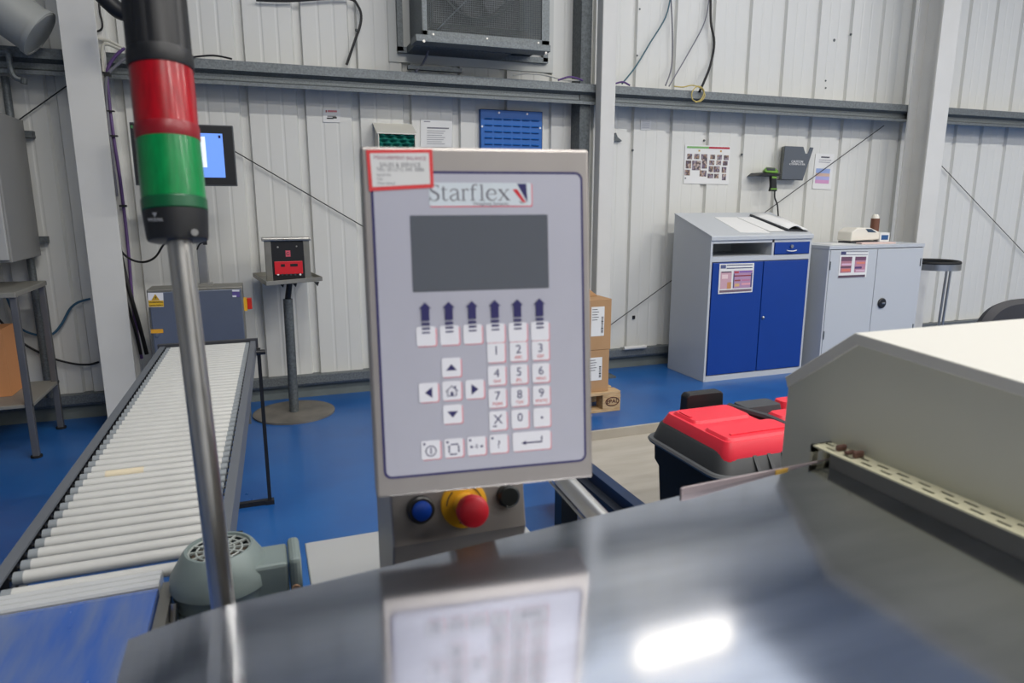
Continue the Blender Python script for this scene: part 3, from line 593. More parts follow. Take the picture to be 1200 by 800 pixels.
# ------------------------------------------------------------ detector on a stand
bc = F(345, 483); bcx, bcy = bc.x+.0, bc.y-.01
t = thing('pedestal_stand', 'grey steel pedestal stand with tray and round floor plate', 'stand', (bcx, bcy, 0))
B().cyl((bcx, bcy, 0), (bcx, bcy, .012), .275, seg=56).obj('base_plate', mat('worn_steel', (140, 134, 124), .55, .4, c2=(108, 104, 98), vscale=5), t, smooth=True)
ztray = W(340, 326, 4.75).z
tp = W(337, 345, bcy); B().tube([(bcx, bcy, .012), (tp.x, bcy, tp.z-.03)], .032, 20).obj('column_tube', galv_d, t, smooth=True)
B().tube([(tp.x, bcy, tp.z-.03), (tp.x+.02, bcy-.03, ztray-.02)], .02, 12).obj('neck', black, t, smooth=True)
ta = W(296, 329, 4.62); tb = W(378, 327, 4.62)
ta = W(307, 335, 4.58); tb = W(372, 331, 4.58)
ty0 = 4.62; tz = W(340, 333, ty0).z
FL, FR, BL_ = F(312, 335, tz), F(378, 329, tz), F(294, 322.5, tz); BL_ = FL.lerp(BL_, .85); BR_ = FR+BL_-FL; tx0 = FL.x
o = B().prism([FL, FR, BR_, BL_], (0, 0, .004))
for p_, q_ in ((FL, FR), (FR, BR_), (BR_, BL_), (BL_, FL)):
    n_ = Vector((-(q_-p_).y, (q_-p_).x, 0)).normalized()*.004; o.prism([p_, q_, q_+n_, p_+n_], (0, 0, .028))
o.obj('tray', stain_dull, t, bev=.001)
for dx in (.08, .16, .3): B().prism([(tx0+dx, ty0+.08, tz), (tx0+dx+.035, ty0+.08, tz), (tx0+dx+.025, ty0+.08, tz-.03)], (0, .01, 0)).obj('clamp_bracket', black, t)
dy = ty0+.09; dx0 = W(312, 320, dy).x; dx1 = W(364.5, 320, dy).x; dzt = W(338, 282, dy).z; dzb = tz+.004
t = thing('checkweigher_unit', 'black and red boxed instrument in a steel case on the pedestal tray', 'instrument', ((dx0+dx1)/2, dy+.1, dzb))
B().box((dx0, dy, dzb), (dx0+.04, dy+.2, dzt)).box((dx1-.04, dy, dzb), (dx1, dy+.2, dzt)).box((dx0, dy+.19, dzb), (dx1, dy+.2, dzt)).obj('case', stain_dull, t, bev=.003)
B().box((dx0-.015, dy-.012, dzt), (dx1+.01, dy+.2, dzt+.018)).obj('case_lid', stain, t, bev=.004)
B().box((dx0+.04, dy+.004, dzb), (dx1-.04, dy+.18, dzt)).obj('front_panel', black, t)
rx0 = W(322, 317, dy).x; rx1 = W(355, 317, dy).x; rz1 = W(338, 306, dy).z; rz0 = W(338, 321, dy).z
B().box((rx0, dy-.004, rz0), (rx1, dy+.004, rz1)).obj('red_panel', mat('red_panel_paint', (212, 34, 46), .4), t, bev=.003)
B().box(W(329, 309.5, dy-.005), W(334, 312.5, dy-.002)).obj('display_window', black, t); B().box(W(340, 309, dy-.005), W(349, 312, dy-.002)).obj('display_window', black, t)
B().box(W(334.5, 293.5, dy+.001), W(340.5, 300.5, dy+.004)).obj('badge', pinki, t); B().tube([W(337.5+1.6*math.cos(a), 297+1.6*math.sin(a), dy-.001) for a in [k*.5 for k in range(12)]], .002, 4).obj('badge_mark', ink, t)
for u in (326, 331, 336, 341, 346, 352): B().cyl(W(u, 321.5, dy+.003), W(u, 321.5, dy-.004), .007, seg=10).obj('push_button', dark if 326 < u < 352 else white, t)
B().cyl(W(325.5, 289.5, dy+.003), W(325.5, 289.5, dy-.002), .006, seg=10).cyl(W(347.5, 288.5, dy+.003), W(347.5, 288.5, dy-.002), .005, seg=10).obj('screw', stain, t)

# ------------------------------------------------------------ electrical cabinet and monitor
ey = 4.68; e0 = W(171.5, 340, ey); e1 = W(284, 338, ey); eb = ey+.24
t = thing('electrical_cabinet', 'stainless electrical cabinet with warning labels at end of the roller conveyor', 'cabinet', ((e0.x+e1.x)/2, ey+.12, 0))
eg = mat('cabinet_grey_blue', (122, 130, 146), .35, .6, var=.12, vscale=3)
B().box((e0.x, ey, .3), (e1.x, eb, e0.z)).obj('cabinet_body', stain_dull, t, bev=.004)
B().box((e0.x+.012, ey-.012, .31), (e1.x-.008, ey, e0.z-.014)).obj('door', eg, t, bev=.004)
for x_ in (e0.x+.01, e1.x-.05):
    for y_ in (ey+.01, eb-.05): B().box((x_, y_, 0), (x_+.04, y_+.04, .3)).obj('leg', stain_dull, t)
def lab(c4, col, nm, y, par): 
    P2 = [W(u, v, y) for u, v in c4]; return B().prism(P2, (0, .002, 0)).obj(nm, flat(col), par)
lab([(173, 343), (191, 343), (192, 359.5), (174, 360)], (222, 222, 226), 'warning_label', ey-.0145, t)
lab([(174, 352), (191.5, 352), (192, 359), (174.5, 359.5)], (226, 180, 40), 'warning_band', ey-.016, t)
lab([(181.8, 344.3), (187, 351.5), (177.5, 351.7)], (190, 150, 30), 'warning_triangle', ey-.016, t)
B().prism([W(u, v, ey-.0175) for u, v in ((182.6, 345.8), (181.3, 348.8), (182.6, 348.6), (181.8, 351), (183.6, 348), (182.4, 348.1))], (0, .001, 0)).text('WARNING', .0165, wall_mtx(W(183, 354, ey-.0175), 0), .0004).text('Isolate before', .0135, wall_mtx(W(183, 357.5, ey-.0175), 0), .0004).obj('lettering', ink, t)
lab([(176.5, 386), (191, 385.5), (191.5, 390), (177, 390.5)], (222, 160, 40), 'amber_label', ey-.0145, t)
lab([(272, 339.5), (280.5, 339.5), (281, 348), (272.5, 348)], (90, 78, 140), 'purple_label', ey-.0145, t)
lab([(272, 339.5), (280.5, 339.5), (280.5, 341.5), (272, 341.5)], (214, 214, 220), 'white_label', ey-.016, t)
lab([(272.3, 346), (277, 346), (277, 348), (272.5, 348)], (214, 214, 220), 'white_label', ey-.016, t)
q = W(184.5, 392.5, ey-.012); B().cyl(q, q+Vector((0, -.01, 0)), .01, seg=12).obj('cabinet_lock', stain, t)
q = W(288, 356, ey+.1); q.x = e1.x
B().box(q+Vector((0, -.04, -.04)), q+Vector((.02, .04, .04))).obj('switch_plate', mat('yellow_plate', (232, 176, 44), .45), t)
B().box(q+Vector((.02, -.014, -.035)), q+Vector((.05, .014, .04))).obj('isolator_handle', mat('isolator_red', (206, 44, 30), .4), t, bev=.005)
my = 4.62
m0 = W(151.5, 146, my); m1 = W(270.5, 147, my); m2 = W(274, 217, my)
t = thing('monitor', 'black framed touch screen on an arm behind the signal tower', 'monitor', (m1.x-.2, my, e0.z))
zt_, zb_ = m1.z, m2.z-.005
B().box((m0.x, my, zb_), (m1.x+.012, my+.05, zt_)).obj('screen_frame', mat('frame_grey', (96, 98, 100), .4, .4), t, bev=.004)
B().box((m0.x+.006, my-.003, zb_+.008), (m1.x+.005, my, zt_-.007)).obj('bezel', black, t)
scx0, scz1 = W(168, 156, my).x, W(236, 156, my).z; q = W(264.5, 208, my-.004)
B().box((scx0, my-.005, q.z), (q.x, my-.003, scz1)).obj('screen', mat('lit_screen', (104, 146, 226), .3, emit=.75), t)
w1 = W(243, 196, my-.006); B().box((scx0+.02, my-.0065, w1.z), (w1.x, my-.005, scz1-.02)).obj('window_graphic', mat('lit_screen_white', (218, 228, 240), .3, emit=.8), t)
B().box(W(255.5, 158.5, my-.0065), W(258.5, 162, my-.0055)).obj('icon', navy, t)
q = W(154.5, 148.5, my-.004); B().cyl(q, q+Vector((0, -.003, 0)), .009, seg=12).obj('led', flat((60, 120, 70)), t)
ax = W(238, 310, ey+.17).x
B().box((ax-.028, ey+.15, e0.z), (ax+.028, ey+.2, zb_+.1)).box((ax-.02, my+.05, zb_+.04), (ax+.02, ey+.2, zb_+.1)).obj('arm_post', stain, t, bev=.004)
B().box((ax-.05, ey+.13, e0.z), (ax+.05, ey+.22, e0.z+.012)).obj('post_foot', stain, t)
q = W(240, 283, my+.03); B().box(q+Vector((-.012, 0, -.02)), q+Vector((.012, .02, .03))).obj('plug', black, t)
B().tube(spline([q, W(234, 286, my+.04), W(231, 292, my+.1)], 5), .005, 6).obj('cable', cab_b, t)

# ------------------------------------------------------------ left side: table, wall cabinet, duct
dm = mat('aged_steel', (124, 124, 126), .45, .7, var=.15)
tx1 = -1.265; ty0 = 4.46; ty1 = 5.06; ttz = .965
t = thing('side_table', 'steel side table with lower shelf at the left wall', 'table', (-1.75, 4.76, 0))
B().box((-2.3, ty0-.02, ttz-.03), (tx1+.003, ty1+.005, ttz)).obj('tabletop', mat('shelf_grey', (146, 144, 136), .5, .3), t, bev=.004)
B().box((-2.3, ty0+.01, .30), (tx1, ty1, .32)).obj('lower_shelf', MATS['shelf_grey'], t, bev=.003)
for x_ in (tx1-.034, -2.25):
    for y_ in (ty0, ty1-.05): B().box((x_, y_, .01), (x_+.034, y_+.034, ttz-.03)).obj('leg', dm, t, bev=.003); B().cyl((x_+.017, y_+.017, 0), (x_+.017, y_+.017, .012), .03, seg=16).obj('foot', rubber, t)
q0 = W(9, 462, 4.75); ob = B().box((-1.75, 4.7, .3215), (W(9, 430, 4.7).x, 4.9, W(5, 385, 4.7).z)).obj('orange_carton', mat('orange_board', (206, 142, 92), .7), loc=(-1.5, 4.8, .32)); tag(ob, 'orange brown carton on the lower shelf of the left side table', 'carton')
wy = 4.62; a = W(13.5, 150, wy); zt_ = W(0, 128, wy).z; zb_ = W(6, 308, wy).z
t = thing('wall_enclosure', 'grey steel wall cabinet at the left edge above the side table', 'wall cabinet', (a.x-.3, YW, zb_))
xr = (W(3, 200, wy).x+W(12, 308, wy).x)/2
B().box((xr-.7, wy, zb_), (xr, YW-.06, zt_)).obj('cabinet_body', mat('enclosure_grey', (132, 132, 130), .5), t, bev=.006)
B().box((xr-.68, wy-.02, zb_+.015), (xr-.012, wy, zt_-.015)).obj('door', mat('enclosure_door', (168, 168, 166), .5), t, bev=.004)
B().box((xr-.2, wy-.028, zb_+.12), (xr-.06, wy-.02, zb_+.55)).obj('window_frame', stain_dull, t)
for z_ in (zb_+.08, zt_-.1): B().box((xr-.6, YW-.06, z_), (xr+.04, YW, z_+.04)).obj('wall_bracket', galv_d, t)
p0 = W(18, 150, YW-.05); p1 = W(40, 335, YW-.05)
o = B().tube([(p1.x, YW-.05, 2.2), (p1.x, YW-.05, .175)], .022, 12).obj('conduit_pipe', galv, smooth=True, loc=(p1.x, YW-.05, .175)); tag(o, 'vertical grey conduit pipe right of the grey wall cabinet', 'pipe')
o = B().tube([W(-40, -30, 4.85), W(2, 8, 4.85), W(47, 40, 4.85)], .135, 24).obj('duct_pipe', mat('duct_white', (160, 162, 158), .5, .1), smooth=True, loc=W(47, 40, 4.85)); tag(o, 'thick pale duct pipe crossing the top left corner', 'pipe'); duct = o
q = W(45, 38.5, 4.85); 
o = B().lathe(W(41, 36, 4.85), W(47, 40, 4.85)-W(41, 36, 4.85), [(0, .143), (1, .143), (1, .13), (0, .13)], 24, False).obj('duct_collar', MATS['duct_white'], duct, smooth=True)
t = thing('pipe_clamp', 'curved steel clamp hook hanging on the girt left of the left column', 'clamp', W(10, 70, yf-.02))
B().tube(spline([W(0, 60, yf-.02), W(9, 62, yf-.03), W(12, 78, yf-.03), W(17, 90, yf-.03), W(28, 94, yf-.02)], 5), .017, 8).obj('hook', galv, t, smooth=True)
B().cyl(W(28, 92, yf-.03), W(28, 98, yf-.03), .018, seg=12).obj('nut', galv_d, t)
# dark duct behind the signal tower top
p = [W(118, -6, 4.5), W(132, 6, 4.5), W(150, 18, 4.5), W(160, 20, 4.5)]
o = B().tube(spline([W(112, -14, 4.5), W(128, 3, 4.5), W(143, 14, 4.5), W(170, 18, 4.5)], 5), .045, 14).obj('hanging_hose', black, smooth=True, loc=p[0]); tag(o, 'thick black hose at the top edge beside the left column', 'hose')
# ------------------------------------------------------------ roller conveyor
zc = .80; A0 = Vector((-.478, 1.30, zc)); A1 = Vector((-.446, 3.42, zc)); Bq0 = Vector((-.092, 1.305, zc)); Bq1 = Vector((-.036, 3.46, zc))
t = thing('roller_conveyor', 'long gravity roller conveyor with white rollers running to the back wall', 'conveyor', (-.26, 2.4, 0))
rail_m = mat('conveyor_rail_grey', (104, 108, 114), .5, .3)
def railb(P0, P1, s_):
    d = (P1-P0).normalized(); n_ = Vector((d.y, -d.x, 0))*s_
    o = B(); z1 = .004
    pts = [(0, z1), (.022, z1), (.022, z1-.005), (.005, z1-.005), (.005, z1-.065), (.022, z1-.065), (.022, z1-.07), (0, z1-.07)]
    R_ = [[q+n_*(-a)+Vector((0, 0, b)) for a, b in pts] for q in (P0, P1)]
    return o.loft(R_)
railb(A0, A1, -1).obj('side_rail', rail_m, t); railb(Bq0, Bq1, 1).obj('side_rail', rail_m, t)
roll_m = mat('roller_white', (200, 200, 196), .32, .15, var=.05, vscale=12); capm = mat('roller_cap', (128, 134, 138), .5)
NR = 49; rr = .0125
L = (Bq0-A0).length-.05
ang = math.atan2((Bq1-A1).y, (Bq1-A1).x)
def roller(y, r=rr, m=roll_m):
    f_ = (y-A0.y)/(A1.y-A0.y); a = A0.lerp(A1, f_); b = Bq0.lerp(Bq1, f_); return a, b
rm = {}
sub = A1-A0
NR = 48
for i in range(NR):
    y = 1.352+i*(3.39-1.352)/(NR-1); a, b = roller(y); Ln = (b-a).length-.062; a = a+(b-a).normalized()*.031; c = Vector((a.x, a.y, zc-rr+.002))
    if 'm' not in rm:
        e = c+Vector((Ln, 0, 0))
        o = B().cyl(c+Vector((.014, 0, 0)), e-Vector((.014, 0, 0)), rr, seg=14).m(1).cyl(c-Vector((.002, 0, 0)), c+Vector((.014, 0, 0)), rr*.96, seg=14).cyl(e-Vector((.014, 0, 0)), e+Vector((.002, 0, 0)), rr*.96, seg=14).m(2).cyl(c-Vector((.024, 0, 0)), e+Vector((.024, 0, 0)), .004, seg=6).box(c+Vector((-.024, -.007, -.014)), c+Vector((-.008, .007, .006))).box(e+Vector((.008, -.007, -.014)), e+Vector((.024, .007, .006)))
        o = o.obj('roller', [roll_m, capm, black], t, smooth=True, loc=c); rm['m'] = (o, Ln)
    else:
        o = rm['m'][0].copy(); link(o, t); o.location = c-ORG[t]; o.scale.x = Ln/rm['m'][1]
o = rm['m'][0].copy(); link(o, t); o.location = Vector((A0.x+.031, 1.291, zc-rr+.002))-ORG[t]
# tape patch on one roller
q = F(147, 550, zc+.002); ky = 1.352+round((q.y-1.352)/((3.39-1.352)/(NR-1)))*(3.39-1.352)/(NR-1); B().cyl((q.x-.044, ky, zc-rr+.002), (q.x+.04, ky, zc-rr+.002), rr*1.05, seg=14).obj('tape_patch', mat('masking_tape', (206, 194, 168), .7), t, smooth=True)
B().box((A1.x-.01, 3.415, zc-.07), (Bq1.x+.01, 3.44, zc+.012)).obj('end_stop', mat('end_plate_dark', (52, 54, 60), .5), t)
def stand(y, z_to=zc-.06):
    a, b = roller(y); x0_, x1_ = a.x-.004, b.x+.012; s_ = .014
    B().box((x0_-s_, y-s_, .02), (x0_+s_, y+s_, z_to)).obj('leg', black, t); B().box((x1_-s_*.6, y-s_*.6, .02), (x1_+s_*.6, y+s_*.6, z_to+.04)).obj('leg', black, t)
    B().box((x0_, y-s_, .0), (x1_, y+s_, .022)).obj('cross_bar', black, t); B().box((x0_-.02, y-.1, 0), (x0_+.02, y+.1, .02)).obj('foot', black, t); B().box((x1_-.02, y-.02, 0), (x1_+.02, y+.02, .02)).obj('foot', black, t)
stand(3.35); stand(1.42)
q = Bq1; B().cyl((q.x+.0, 3.3, zc-.03), (q.x+.04, 3.3, zc-.03), .012, seg=12).obj('clamp_knob', black, t)
# ------------------------------------------------------------ aluminium cross profile + belt conveyor
al = mat('anodised_profile', (206, 208, 208), .35, .4)
bx0, bx1 = -.62, -.2
t = thing('belt_conveyor', 'blue belt conveyor in the lower left corner beside the steel cover', 'conveyor', (-.4, .5, 0))
def q3(u, v): return F(u, v, zc)
prx = bx1
yy1 = F(100, 683, zc).y
o = B(); n = 3; ya = 1.222; yb_ = 1.276
pts = [(ya, .76), (ya, zc-.003)]
for k in range(3):
    c_ = ya+.009+k*.018
    for j in range(5): th = PI-j*PI/4; pts.append((c_+.0085*math.cos(th), zc-.004+.0075*math.sin(th)))
pts += [(yb_, zc-.003), (yb_, .76)]
o.prism([(bx0, a, b) for a, b in pts], (bx1-bx0, 0, 0)); o.obj('end_profile', al, t, smooth=True)
belt = mat('blue_belt', (44, 84, 160), .25, c2=(92, 108, 146), vscale=5, stretch=(5, .8, 1), spec=.6, rvar=.08)
rings = []
bp = [(1.215, zc-.002), (1.2, zc+.001), (-.9, zc+.001), (-.93, zc-.03), (-.9, zc-.06), (1.2, zc-.06), (1.218, zc-.03)]
B().prism([(bx0, a, b) for a, b in bp], (bx1-bx0, 0, 0)).obj('belt', belt, t, bev=.002)
B().box((bx0-.03, -.88, zc-.09), (bx0-.002, 1.25, zc-.005)).obj('side_frame', stain_dull, t); B().box((bx1+.002, -.88, zc-.09), (bx1+.02, 1.25, zc-.012)).obj('side_frame', stain_dull, t)
for x_ in (bx0-.02, bx1+.01):
    for y_ in (1.0, -.8): B().box((x_-.02, y_-.02, 0), (x_+.02, y_+.02, zc-.09)).obj('leg', stain_dull, t)
# ------------------------------------------------------------ gear motor
md = 1.2; mc = CAM+ray(257, 643)*md; mx, myy, mz = mc.x, mc.y, mc.z
mg = mat('motor_grey', (118, 130, 128), .45, .1)
t = thing('gear_motor', 'grey electric motor with round fan cowl behind the signal tower pole', 'motor', (mx, myy, mz-.3))
B().lathe((mx, myy, mz-.085), (0, 0, .09), [(0, .079), (.28, .081), (.32, .084), (.55, .082), (.95, .060), (1, .056), (1, .052), (.93, .05)], 48, False).obj('fan_cowl', mg, t, smooth=True)
gr = B()
for k in range(1, 5): gr.ring((mx, myy, mz-.001), (0, 0, 1), .0125*k, .0018, 36, 5)
for k in range(12): a = k*PI/6; gr.box((-.0016, .01, -.003), (.0016, .053, .001), Matrix.Translation((mx, myy, mz)) @ Matrix.Rotation(a, 4, 'Z'))
gr.cyl((mx, myy, mz-.003), (mx, myy, mz+.001), .012).obj('cowl_grille', mat('grille_grey', (150, 156, 152), .45), t)
B().cyl((mx, myy, mz-.02), (mx, myy, mz-.014), .05).obj('fan_disc', mat('brown_dark', (70, 58, 46), .7), t)
B().cyl((mx, myy, mz-.3), (mx, myy, mz-.08), .058, seg=28).obj('motor_body', mg, t, smooth=True)
for k in range(24):
    a = k*PI/12; B().box((.056, -.0015, -.25), (.076, .0015, -.085), Matrix.Translation((mx, myy, mz)) @ Matrix.Rotation(a, 4, 'Z')).obj('cooling_fin', mg, t)
tbx = mx+.082
B().box((mx+.05, myy-.05, mz-.09), (tbx+.03, myy+.03, mz-.022)).obj('terminal_box', mg, t, bev=.006)
B().box((tbx+.031, myy-.055, mz-.095), (tbx+.052, myy+.035, mz-.014)).obj('terminal_cover', mg, t, bev=.008)
B().cyl((tbx+.04, myy-.056, mz-.07), (tbx+.04, myy-.06, mz-.07), .008, seg=14).obj('cable_entry', mat('copper_plug', (150, 120, 96), .5), t)
B().tube([(mx-.072, myy-.05, mz-.06), (mx-.082, myy-.09, mz-.16)], .006, 10).obj('tie_rod', stain, t)
B().box((mx-.06, myy-.06, mz-.33), (mx+.08, myy+.06, mz-.3)).obj('mounting_plate', stain_dull, t)
B().box((mx-.02, myy-.02, 0), (mx+.02, myy+.02, mz-.33)).obj('support_post', stain_dull, t)
# ------------------------------------------------------------ weigh plate (low stainless shelf)
zp = .8; w0 = F(357, 636, zp); w1 = F(367, 700, zp); w2 = F(442, 620, zp); w4 = F(617, 617, zp); w5 = F(640, 645, zp)
t = thing('weigh_platform', 'pale stainless platform plate under the control pedestal', 'platform', (w0.x+.2, w0.y-.2, 0))
PL = [w0, Vector((w0.x, .75, zp)), Vector((w5.x, .75, zp)), w5, w4, Vector((w4.x-.02, w0.y, zp))]
B().prism(PL, (0, 0, -.02)).obj('platform_plate', mat('plate_light', (222, 222, 220), .3, .75, rvar=.05), t, bev=.002)
B().box((w0.x+.03, .8, zp-.09), (w4.x-.03, w0.y-.05, zp-.02)).obj('under_frame', dark, t)
for x_ in (w0.x+.04, w4.x-.08):
    for y_ in (.82, w0.y-.1): B().box((x_, y_, 0), (x_+.04, y_+.04, zp-.09)).obj('leg', dm, t)
# ------------------------------------------------------------ control pedestal with buttons
yp = .80; bxl = W(461, 640, yp).x; bxr = W(617, 600, yp).x; zfold = W(540, 628, yp).z; ztop = 1.17; ybk = yp
while W(442, 600, ybk+.002).x < bxl and ybk < 1.1: ybk += .002
t = thing('button_pedestal', 'stainless pedestal with emergency stop and two push buttons under the keypad terminal', 'button box', ((bxl+bxr)/2, .9, zp))
sp = [(yp+.03, ztop), (yp, zfold), (yp+.06, zp+.002), (ybk, zp+.002), (ybk, ztop)]
B().prism([(bxl, a, b) for a, b in sp], (bxr-bxl, 0, 0)).obj('pedestal_body', stain_panel, t, bev=.003)
nrm = Vector((0, -(ztop-zfold), -.03)).normalized(); nrm = Vector((0, -(ztop-zfold), .03)).normalized()
def onface(u, v):
    q = W(u, v, yp+.01); 
    for _ in range(4): q = W(u, v, yp+.03*(q.z-zfold)/(ztop-zfold))
    return q
q = onface(492, 596)
bz = B().lathe(q, nrm*.012, [(0, .0175), (.8, .0175), (1, .0155)], 28).obj('button_bezel', black, t, smooth=True)
B().lathe(q+nrm*.012, nrm*.003, [(0, .0125), (.6, .0125), (1, .01)], 28).obj('blue_button', mat('blue_button', (12, 66, 168), .3), bz, smooth=True)
q = onface(594, 580)
B().lathe(q, nrm*.012, [(0, .0150), (.8, .015), (1, .012)], 28).obj('black_button', mat('gloss_black', (20, 24, 24), .35), t, smooth=True)
q = onface(543, 590)
yl = mat('estop_yellow', (228, 168, 24), .45)
es = B().lathe(q, nrm*.006, [(0, .031), (.8, .031), (1, .029)], 40).obj('estop_plate', yl, t, smooth=True)
B().lathe(q+nrm*.006, nrm*.028, [(0, .016), (1, .014)], 28).obj('estop_collar', mat('estop_yellow_dull', (206, 150, 40), .5), es, smooth=True)
B().lathe(q+nrm*.032, nrm*.022, [(0, .013), (.1, .0195), (.55, .0205), (.85, .019), (1, .014)], 40).obj('estop_mushroom', mat('estop_red', (214, 36, 52), .4), es, smooth=True)
for k in range(3):
    a0 = k*2*PI/3+.4; o = B(); tt = nrm.orthogonal().normalized(); bb_ = nrm.cross(tt)
    o.tube([q+nrm*.0065+(tt*math.cos(a0+j*.12)+bb_*math.sin(a0+j*.12))*.024 for j in range(8)], .0007, 4).obj('arrow_mark', ink, es)
# ------------------------------------------------------------ keypad terminal
Rz = Matrix.Rotation(-.12736974, 4, 'Z'); Rx = Matrix.Rotation(-.0968633, 4, 'X'); Ry = Matrix.Rotation(-.00354, 4, 'Y')
PM = Matrix.Translation((.21268914, .6568135, 1.32921747)) @ Rz @ Rx @ Ry
t = thing('keypad_terminal', 'stainless weighing terminal with grey screen and white keypad', 'control terminal', None, mtx=PM)
mm = .001
def P3(x, z, y=0): return Vector((x*mm, y*mm, z*mm))
def fl(pts, y0, y1, name, m, par=t, bev=0, smooth=False):
    return B().prism([P3(x, z, y0) for x, z in pts], (0, (y1-y0)*mm, 0)).obj(name, m, par, bev=bev, smooth=smooth)
fl([(-116, -174.7), (116, -174.7), (116, 174.7), (-116, 174.7)], 0, 48, 'housing', stain_panel, bev=.003)
ocx, ocz = .6, -1.9
fl(rrect(ocx, ocz, 216, 307, 8), -.5, 0, 'overlay_border', navy)
ovm = mat('silver_overlay', (186, 186, 198), .38, .3, var=.03, vscale=10)
fl(rrect(ocx, ocz, 211, 302, 6), -.8, -.5, 'overlay', ovm)
fl(rrect(-.4, 70.8, 141, 75.5, 1), -1.0, -.8, 'display', mat('display_glass', (86, 90, 98), .16, spec=.5))
# logo plate
fl(rrect(1.8, 128.2, 105, 23.5, 2), -1.0, -.8, 'logo_shadow', pinki); fl(rrect(1.1, 129, 104.5, 22.8, 2), -1.2, -1.0, 'logo_plate', mat('logo_pale', (206, 214, 220), .5))
TM = lambda x, z, y=-1.3: Matrix.Translation(P3(x, z, y)) @ Matrix.Rotation(PI/2, 4, 'X')
def stroke(o, pts, smooth=True):
    q = [Vector(p) for p in pts]
    if smooth and len(q) > 2: q = spline(q, 5)
    L_, R2 = [], []
    for i, p in enumerate(q):
        d = q[min(i+1, len(q)-1)]-q[max(i-1, 0)]; n_ = Vector((-d.y, d.x)).normalized()*p.z*.5
        L_.append((p.x+n_.x, p.y+n_.y)); R2.append((p.x-n_.x, p.y-n_.y))
    c = lambda a_: P3(-51+a_[0]*.158, 123+a_[1]*.158, -1.35)
    for i in range(len(q)-1): o.quad(c(L_[i]), c(L_[i+1]), c(R2[i+1]), c(R2[i]))
GLYPHS = [
 [[(58,78,4),(52,90,5),(34,95,6),(16,88,10),(10,74,13),(20,58,14),(42,46,14),(56,32,14),(56,14,12),(44,3,8),(28,-1,5),(12,6,4),(6,22,4)], [(59,96,4),(59,76,4)], [(5,0,4),(5,24,4)]],
 [[(90,88,8),(90,70,11),(90,40,11),(90,14,11),(96,3,9),(106,0,6),(116,8,4)], [(76,68,5),(114,68,5)]],
 [[(134,54,9),(142,66,7),(160,70,7),(178,62,10),(180,46,11),(180,20,11),(182,6,10),(196,2,5)], [(180,42,4),(158,36,6),(140,28,9),(134,14,11),(142,2,8),(158,0,6),(180,14,4)]],
 [[(216,70,11),(216,0,11)], [(203,1,5),(232,1,5)], [(204,68,5),(218,68,5)], [(216,50,4),(226,66,6),(240,70,8),(249,62,11)]],
 [[(275,0,11),(275,50,11),(276,80,11),(282,94,9),(294,99,6),(307,93,9)], [(261,68,5),(300,68,5)], [(261,1,5),(291,1,5)]],
 [[(335,98,11),(335,0,11)], [(319,1,5),(352,1,5)], [(321,96,5),(336,96,5)]],
 [[(368,38,4),(424,38,4)], [(424,38,10),(420,58,10),(400,70,6),(380,62,11),(367,38,12),(376,12,12),(398,0,8),(418,6,5),(430,18,4)]],
 [[(450,68,13),(506,2,13)], [(502,68,5),(452,2,5)], [(438,68,4),(468,68,4)], [(490,68,4),(516,68,4)], [(438,1,4),(464,1,4)], [(492,1,4),(520,1,4)]]]
for g_ in GLYPHS:
    o = B()
    for st_ in g_: stroke(o, st_)
    o.obj('letter', greyi, t, norm=False)
B().text('Weighing Systems', .0048, TM(11, 119.6), .00005, xs=1.05).obj('lettering', greyi, t)
fl([(38.5, 139.5), (48, 139.5), (49, 121)], -1.4, -1.2, 'logo_mark', navy); fl([(33.5, 134), (38.5, 134), (47.5, 120.5), (44, 121)], -1.35, -1.2, 'logo_mark', redi); fl([(40, 122.5), (46, 119.5), (41.5, 120.3)], -1.35, -1.2, 'logo_mark', greyi)
# service sticker
fl([(-110, 171), (-46.3, 172.5), (-46.1, 135.5), (-108.8, 132)], -1.5, -.0, 'sticker_border', mat('sticker_red', (214, 60, 62), .5))
fl([(-106.5, 167.8), (-49.8, 169), (-49.6, 139), (-105.4, 136)], -1.7, -1.5, 'service_sticker', mat('sticker_white', (214, 214, 212), .5))
o = B(); rs = Matrix.Rotation(-.015, 4, 'Z')
o.text('MEASUREMENT BALANCE', .0050, TM(-78, 163.6, -1.8) @ rs, .00003, xs=.88)
o.m(1).text('SALES & SERVICE', .0054, TM(-78, 157.0, -1.8), .00003).text('TEL: (01271) 345 3886', .0050, TM(-78, 152.6, -1.8), .00003)
o.text('Serial No', .0036, TM(-101, 147.5, -1.8), .00003, 'LEFT').text('Cap', .0034, TM(-101, 143.8, -1.8), .00003, 'LEFT').text('Date tested', .0036, TM(-101, 139.6, -1.8), .00003, 'LEFT')
o.obj('lettering', [flat((150, 84, 110)), greyi], t)
keym = mat('key_white', (226, 226, 232), .45)
kb = {}
def key(x, z, w_=19.5, h_=19.5):
    k_ = (w_, h_)
    if k_ not in kb:
        sh = B().prism([P3(a, b, -1.0) for a, b in rrect(.9, -.9, w_, h_, 2)], (0, .0002, 0)).obj('key_shadow_print', pinki, t)
        kk = B().prism([P3(a, b, -1.6) for a, b in rrect(0, 0, w_, h_, 2)], (0, .0008, 0)).obj('key', keym, t)
        kb[k_] = (sh, kk)
    else:
        sh, kk = [q.copy() for q in kb[k_]]; link(sh, t); link(kk, t)
    sh.location = P3(x, z); kk.location = P3(x, z); return kk
def sym(kk, build, m=navy, nm='key_symbol'):
    o = B(); build(o); ob = o.obj(nm, m, kk); return ob
def tri(pts): return lambda o: o.prism([P3(a, b, -1.8) for a, b in pts], (0, .0002, 0))
